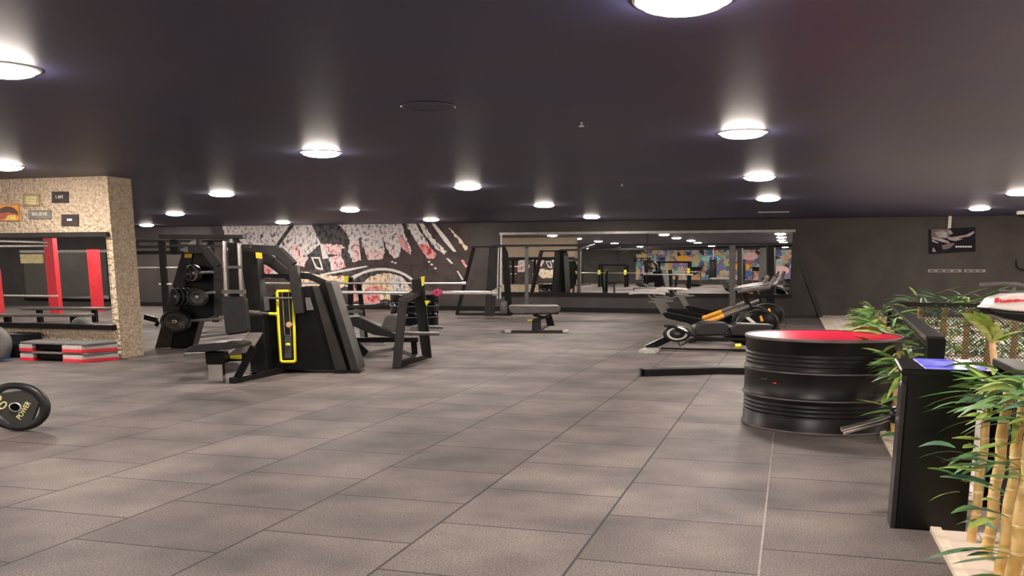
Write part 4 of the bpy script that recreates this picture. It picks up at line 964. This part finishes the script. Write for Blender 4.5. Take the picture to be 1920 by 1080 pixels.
def bag(px, i):
    p = vm(px, 520, 72, YB)
    t = thing('punching_bag', (p.x, p.y, .5), 'dark punching bag hanging before the graffiti, '+('left' if i == 0 else 'right')+' one in long mirror', 'punching bag')
    MB().lathe([(.001, 0), (.28, .02), (.3, .08), (.3, 1.45), (.26, 1.55), (.001, 1.58)], (p.x, p.y, .5), seg=24).build('bag', M_grey, t)
    MB().tube([(p.x, p.y, 2.05), (p.x, p.y, CEIL)], .02, 6).build('chain', M_bar, t)
bag(1336, 0); bag(1390, 1)
def rack(px, Y, label, half=1.1, h=1.9, m=M_black, plane=YB, hook=M_yellow, name='power_rack'):
    p = vm(px, 560, Y, plane); t = thing(name, (p.x, p.y, 0), label, 'rack')
    for sx in (-1, 1):
        MB().box((p.x+sx*half-.08, p.y-.6, 0), (p.x+sx*half+.08, p.y-.44, h)).build('post', m, t)
        MB().box((p.x+sx*half-.08, p.y+.44, 0), (p.x+sx*half+.08, p.y+.6, h)).build('post', m, t)
        MB().box((p.x+sx*half-.09, p.y+.6, h*.55), (p.x+sx*half+.09, p.y+.7, h*.75)).build('hook', hook, t)
        MB().box((p.x+sx*half-.06, p.y-.5, h-.1), (p.x+sx*half+.06, p.y+.5, h)).build('side_beam', m, t)
    MB().box((p.x-half, p.y+.44, h-.12), (p.x+half, p.y+.56, h)).build('top_beam', m, t)
    MB().tube([(p.x-half-.6, p.y+.65, h*.62), (p.x+half+.6, p.y+.65, h*.62)], .03, 8).build('safety_bar', M_bar, t)
    return t
rack(1262, 67, 'black rack with yellow hooks seen in the middle of the long mirror')
rack(1150, 72, 'black rack seen in left part of the long mirror', 1.0, 1.7)
def bench(p, L_, label, yaw=0, m=M_padg, w_=.5, h=.42):
    t = thing('flat_bench', (p.x, p.y, 0), label, 'bench'); a = Vector((math.cos(yaw), math.sin(yaw), 0)); b2 = Vector((-a.y, a.x, 0))
    P = Vector((p.x, p.y, 0))
    MB().prism([P-a*L_/2-b2*w_/2+UP*h*.84, P+a*L_/2-b2*w_/2+UP*h*.84, P+a*L_/2+b2*w_/2+UP*h*.84, P-a*L_/2+b2*w_/2+UP*h*.84], UP*h*.16).build('pad', m, t, .02)
    for s_ in (-1, 1): MB().bar(P+a*s_*L_*.33, P+a*s_*L_*.33+UP*h*.84, .16, .12, a).build('leg', M_black, t)
    return t
bench(vm(1235, 575, 70, YB), 2.6, 'grey flat bench reflected low in long mirror', .2)

def treadmill(px, Y, label):
    p = vm(px, 560, Y, YB); t = thing('treadmill', (p.x, p.y, 0), label, 'treadmill')
    MB().box((p.x-.5, p.y-1.1, .02), (p.x+.5, p.y+1.1, .2)).build('deck', M_black, t, .02)
    for s_ in (-1, 1): MB().bar((p.x+s_*.45, p.y-1, .15), (p.x+s_*.42, p.y-.8, 1.25), .08, .08).build('upright', M_lgrey, t)
    MB().box((p.x-.5, p.y-1, 1.2), (p.x+.5, p.y-.75, 1.5)).build('console', M_black, t, .03)
    for s_ in (-1, 1): MB().bar((p.x+s_*.46, p.y-.85, 1.12), (p.x+s_*.46, p.y+.1, 1.0), .05, .05).build('handrail', M_lgrey, t)
treadmill(1300, 74, 'black treadmill before the graffiti wall, seen in long mirror')
treadmill(1420, 70, 'second treadmill seen at the right end of long mirror')
# rear side of the stucco wall carries a mirror too
lm2 = thing('wall_mirror', (-15, 14.3, .6), 'mirror on the far side of the cream wall, seen reflected', 'mirror')
MB().box((-20, 14.251, .6), (-11.6, 14.28, 1.9)).build('mirror_glass', M_mirror, lm2)
MB().box((-20.1, 14.251, 1.9), (-11.2, 14.33, 2.05)).build('top_frame', M_blackm, lm2)
# red rack, benches and mat reflected in the left mirror
p = vm(110, 586, 31.8, YC); 
rr_ = thing('power_rack', (p.x, p.y, 0), 'red power rack reflected in the mirror of the cream wall', 'rack')
for (px, Y, h) in ((108, 31.8, 2.5), (186, 33.2, 2.15), (-2, 30, 1.5)):
    q_ = vm(px, 580, Y, YC); o = MB().box((q_.x-.19, q_.y-.1, 0), (q_.x+.19, q_.y+.1, h)).build('post', M_red, rr_)
a, b2 = vm(-60, 450, 31, YC), vm(105, 455, 31.8, YC)
MB().tube([a, b2], .04, 8).build('pull_up_bar', M_bar, rr_)
a, b2 = vm(-60, 462, 31, YC), vm(105, 461, 31.8, YC); MB().tube([a, b2], .04, 8).build('pull_up_bar', M_bar, rr_)
a, b2 = vm(-60, 553, 29.6, YC), vm(112, 555, 31.0, YC); MB().tube([a, b2], .03, 8).build('barbell_rest', M_bar, rr_)
q1 = vm(130, 600, 27, YC); bench(q1, 2.4, 'long low bench with grey top, upper one in the left mirror', PH*-1, M_padg, .5, .42)
q1 = vm(80, 600, 23.4, YC); bench(q1, 2.5, 'long low bench, lower one in the left mirror', PH*-1, M_padg, .5, .42)
q1 = vm(30, 605, 25.5, YC); tag(MB().box((q1.x-.8, q1.y-.4, 0), (q1.x+.4, q1.y+.4, .05)).build('exercise_mat', M_blue), 'blue exercise mat reflected low in the left mirror', 'mat')
# distant pale panels reflected in the left mirror
YP = -4.0
struct(MB().box((-36, YP-.2, 0), (-23.5, YP, CEIL)), 'wall_partition_rear', M_wall)
lm3 = thing('wall_mirror', (-28, YP, .9), 'distant framed mirror reflected inside the mirror of the cream wall', 'mirror')
p0, p1 = on_y(45, 474, 2*YC-YP), on_y(207, 560, 2*YC-YP)
MB().box((p0.x, YP+.001, p1.z), (p1.x, YP+.03, p0.z)).build('mirror_glass', M_mirror, lm3)
MB().box((p0.x-.1, YP+.001, p0.z), (p1.x+.1, YP+.07, p0.z+.1)).build('top_frame', M_offw, lm3)
MB().box((p0.x-.1, YP+.001, p1.z-.1), (p1.x+.1, YP+.07, p1.z)).build('bottom_frame', M_black, lm3)
struct(MB().box((p0.x-.1, YP+.032, p0.z-.42), (p0.x+1.0, YP+.06, p0.z-.06)), 'wall_panel', mat('cream_panel', (.8, .68, .35), .6))

# ---------------------------------------------------------------- pieces that belong to a part hang under that part
RULES = {'selector_pin': 'weight_stack', 'label_plate': ('front_tower', 'side_panel'), 'seat_top_sheen': 'seat', 'wheel_ring': 'wheel', 'wheel_hub': 'wheel',
         'flywheel_rim': 'flywheel', 'guard_stripe': 'chain_guard', 'lettering': ('board', 'backing', 'web', 'hood'), 'picture': 'board', 'frame': 'board',
         'scratch': 'body', 'lock': 'cabinet', 'hub': ('web', 'disc'), 'slat': 'top_rail', 'arm_hub': 'cabinet', 'foot': 'base_bar', 'top_strip': 'beam',
         'slot': 'weight_housing', 'window_plate': 'weight_housing', 'pulley_guard': 'press_arm', 'saddle_slider': 'saddle', 'bolt': 'leg', 'hook': 'upright', 'grip': 'handlebar'}
bn = lambda o: o.name.split('.')[0]
for t in [o for o in scene.objects if o.parent is None and o.type == 'EMPTY']:
    kids = list(t.children)
    for c in kids:
        ps = RULES.get(bn(c))
        if not ps: continue
        for p_ in ((ps,) if isinstance(ps, str) else ps):
            q = [k for k in kids if bn(k) == p_ and k is not c and k.parent is t]
            if q: c.parent = q[0]; break
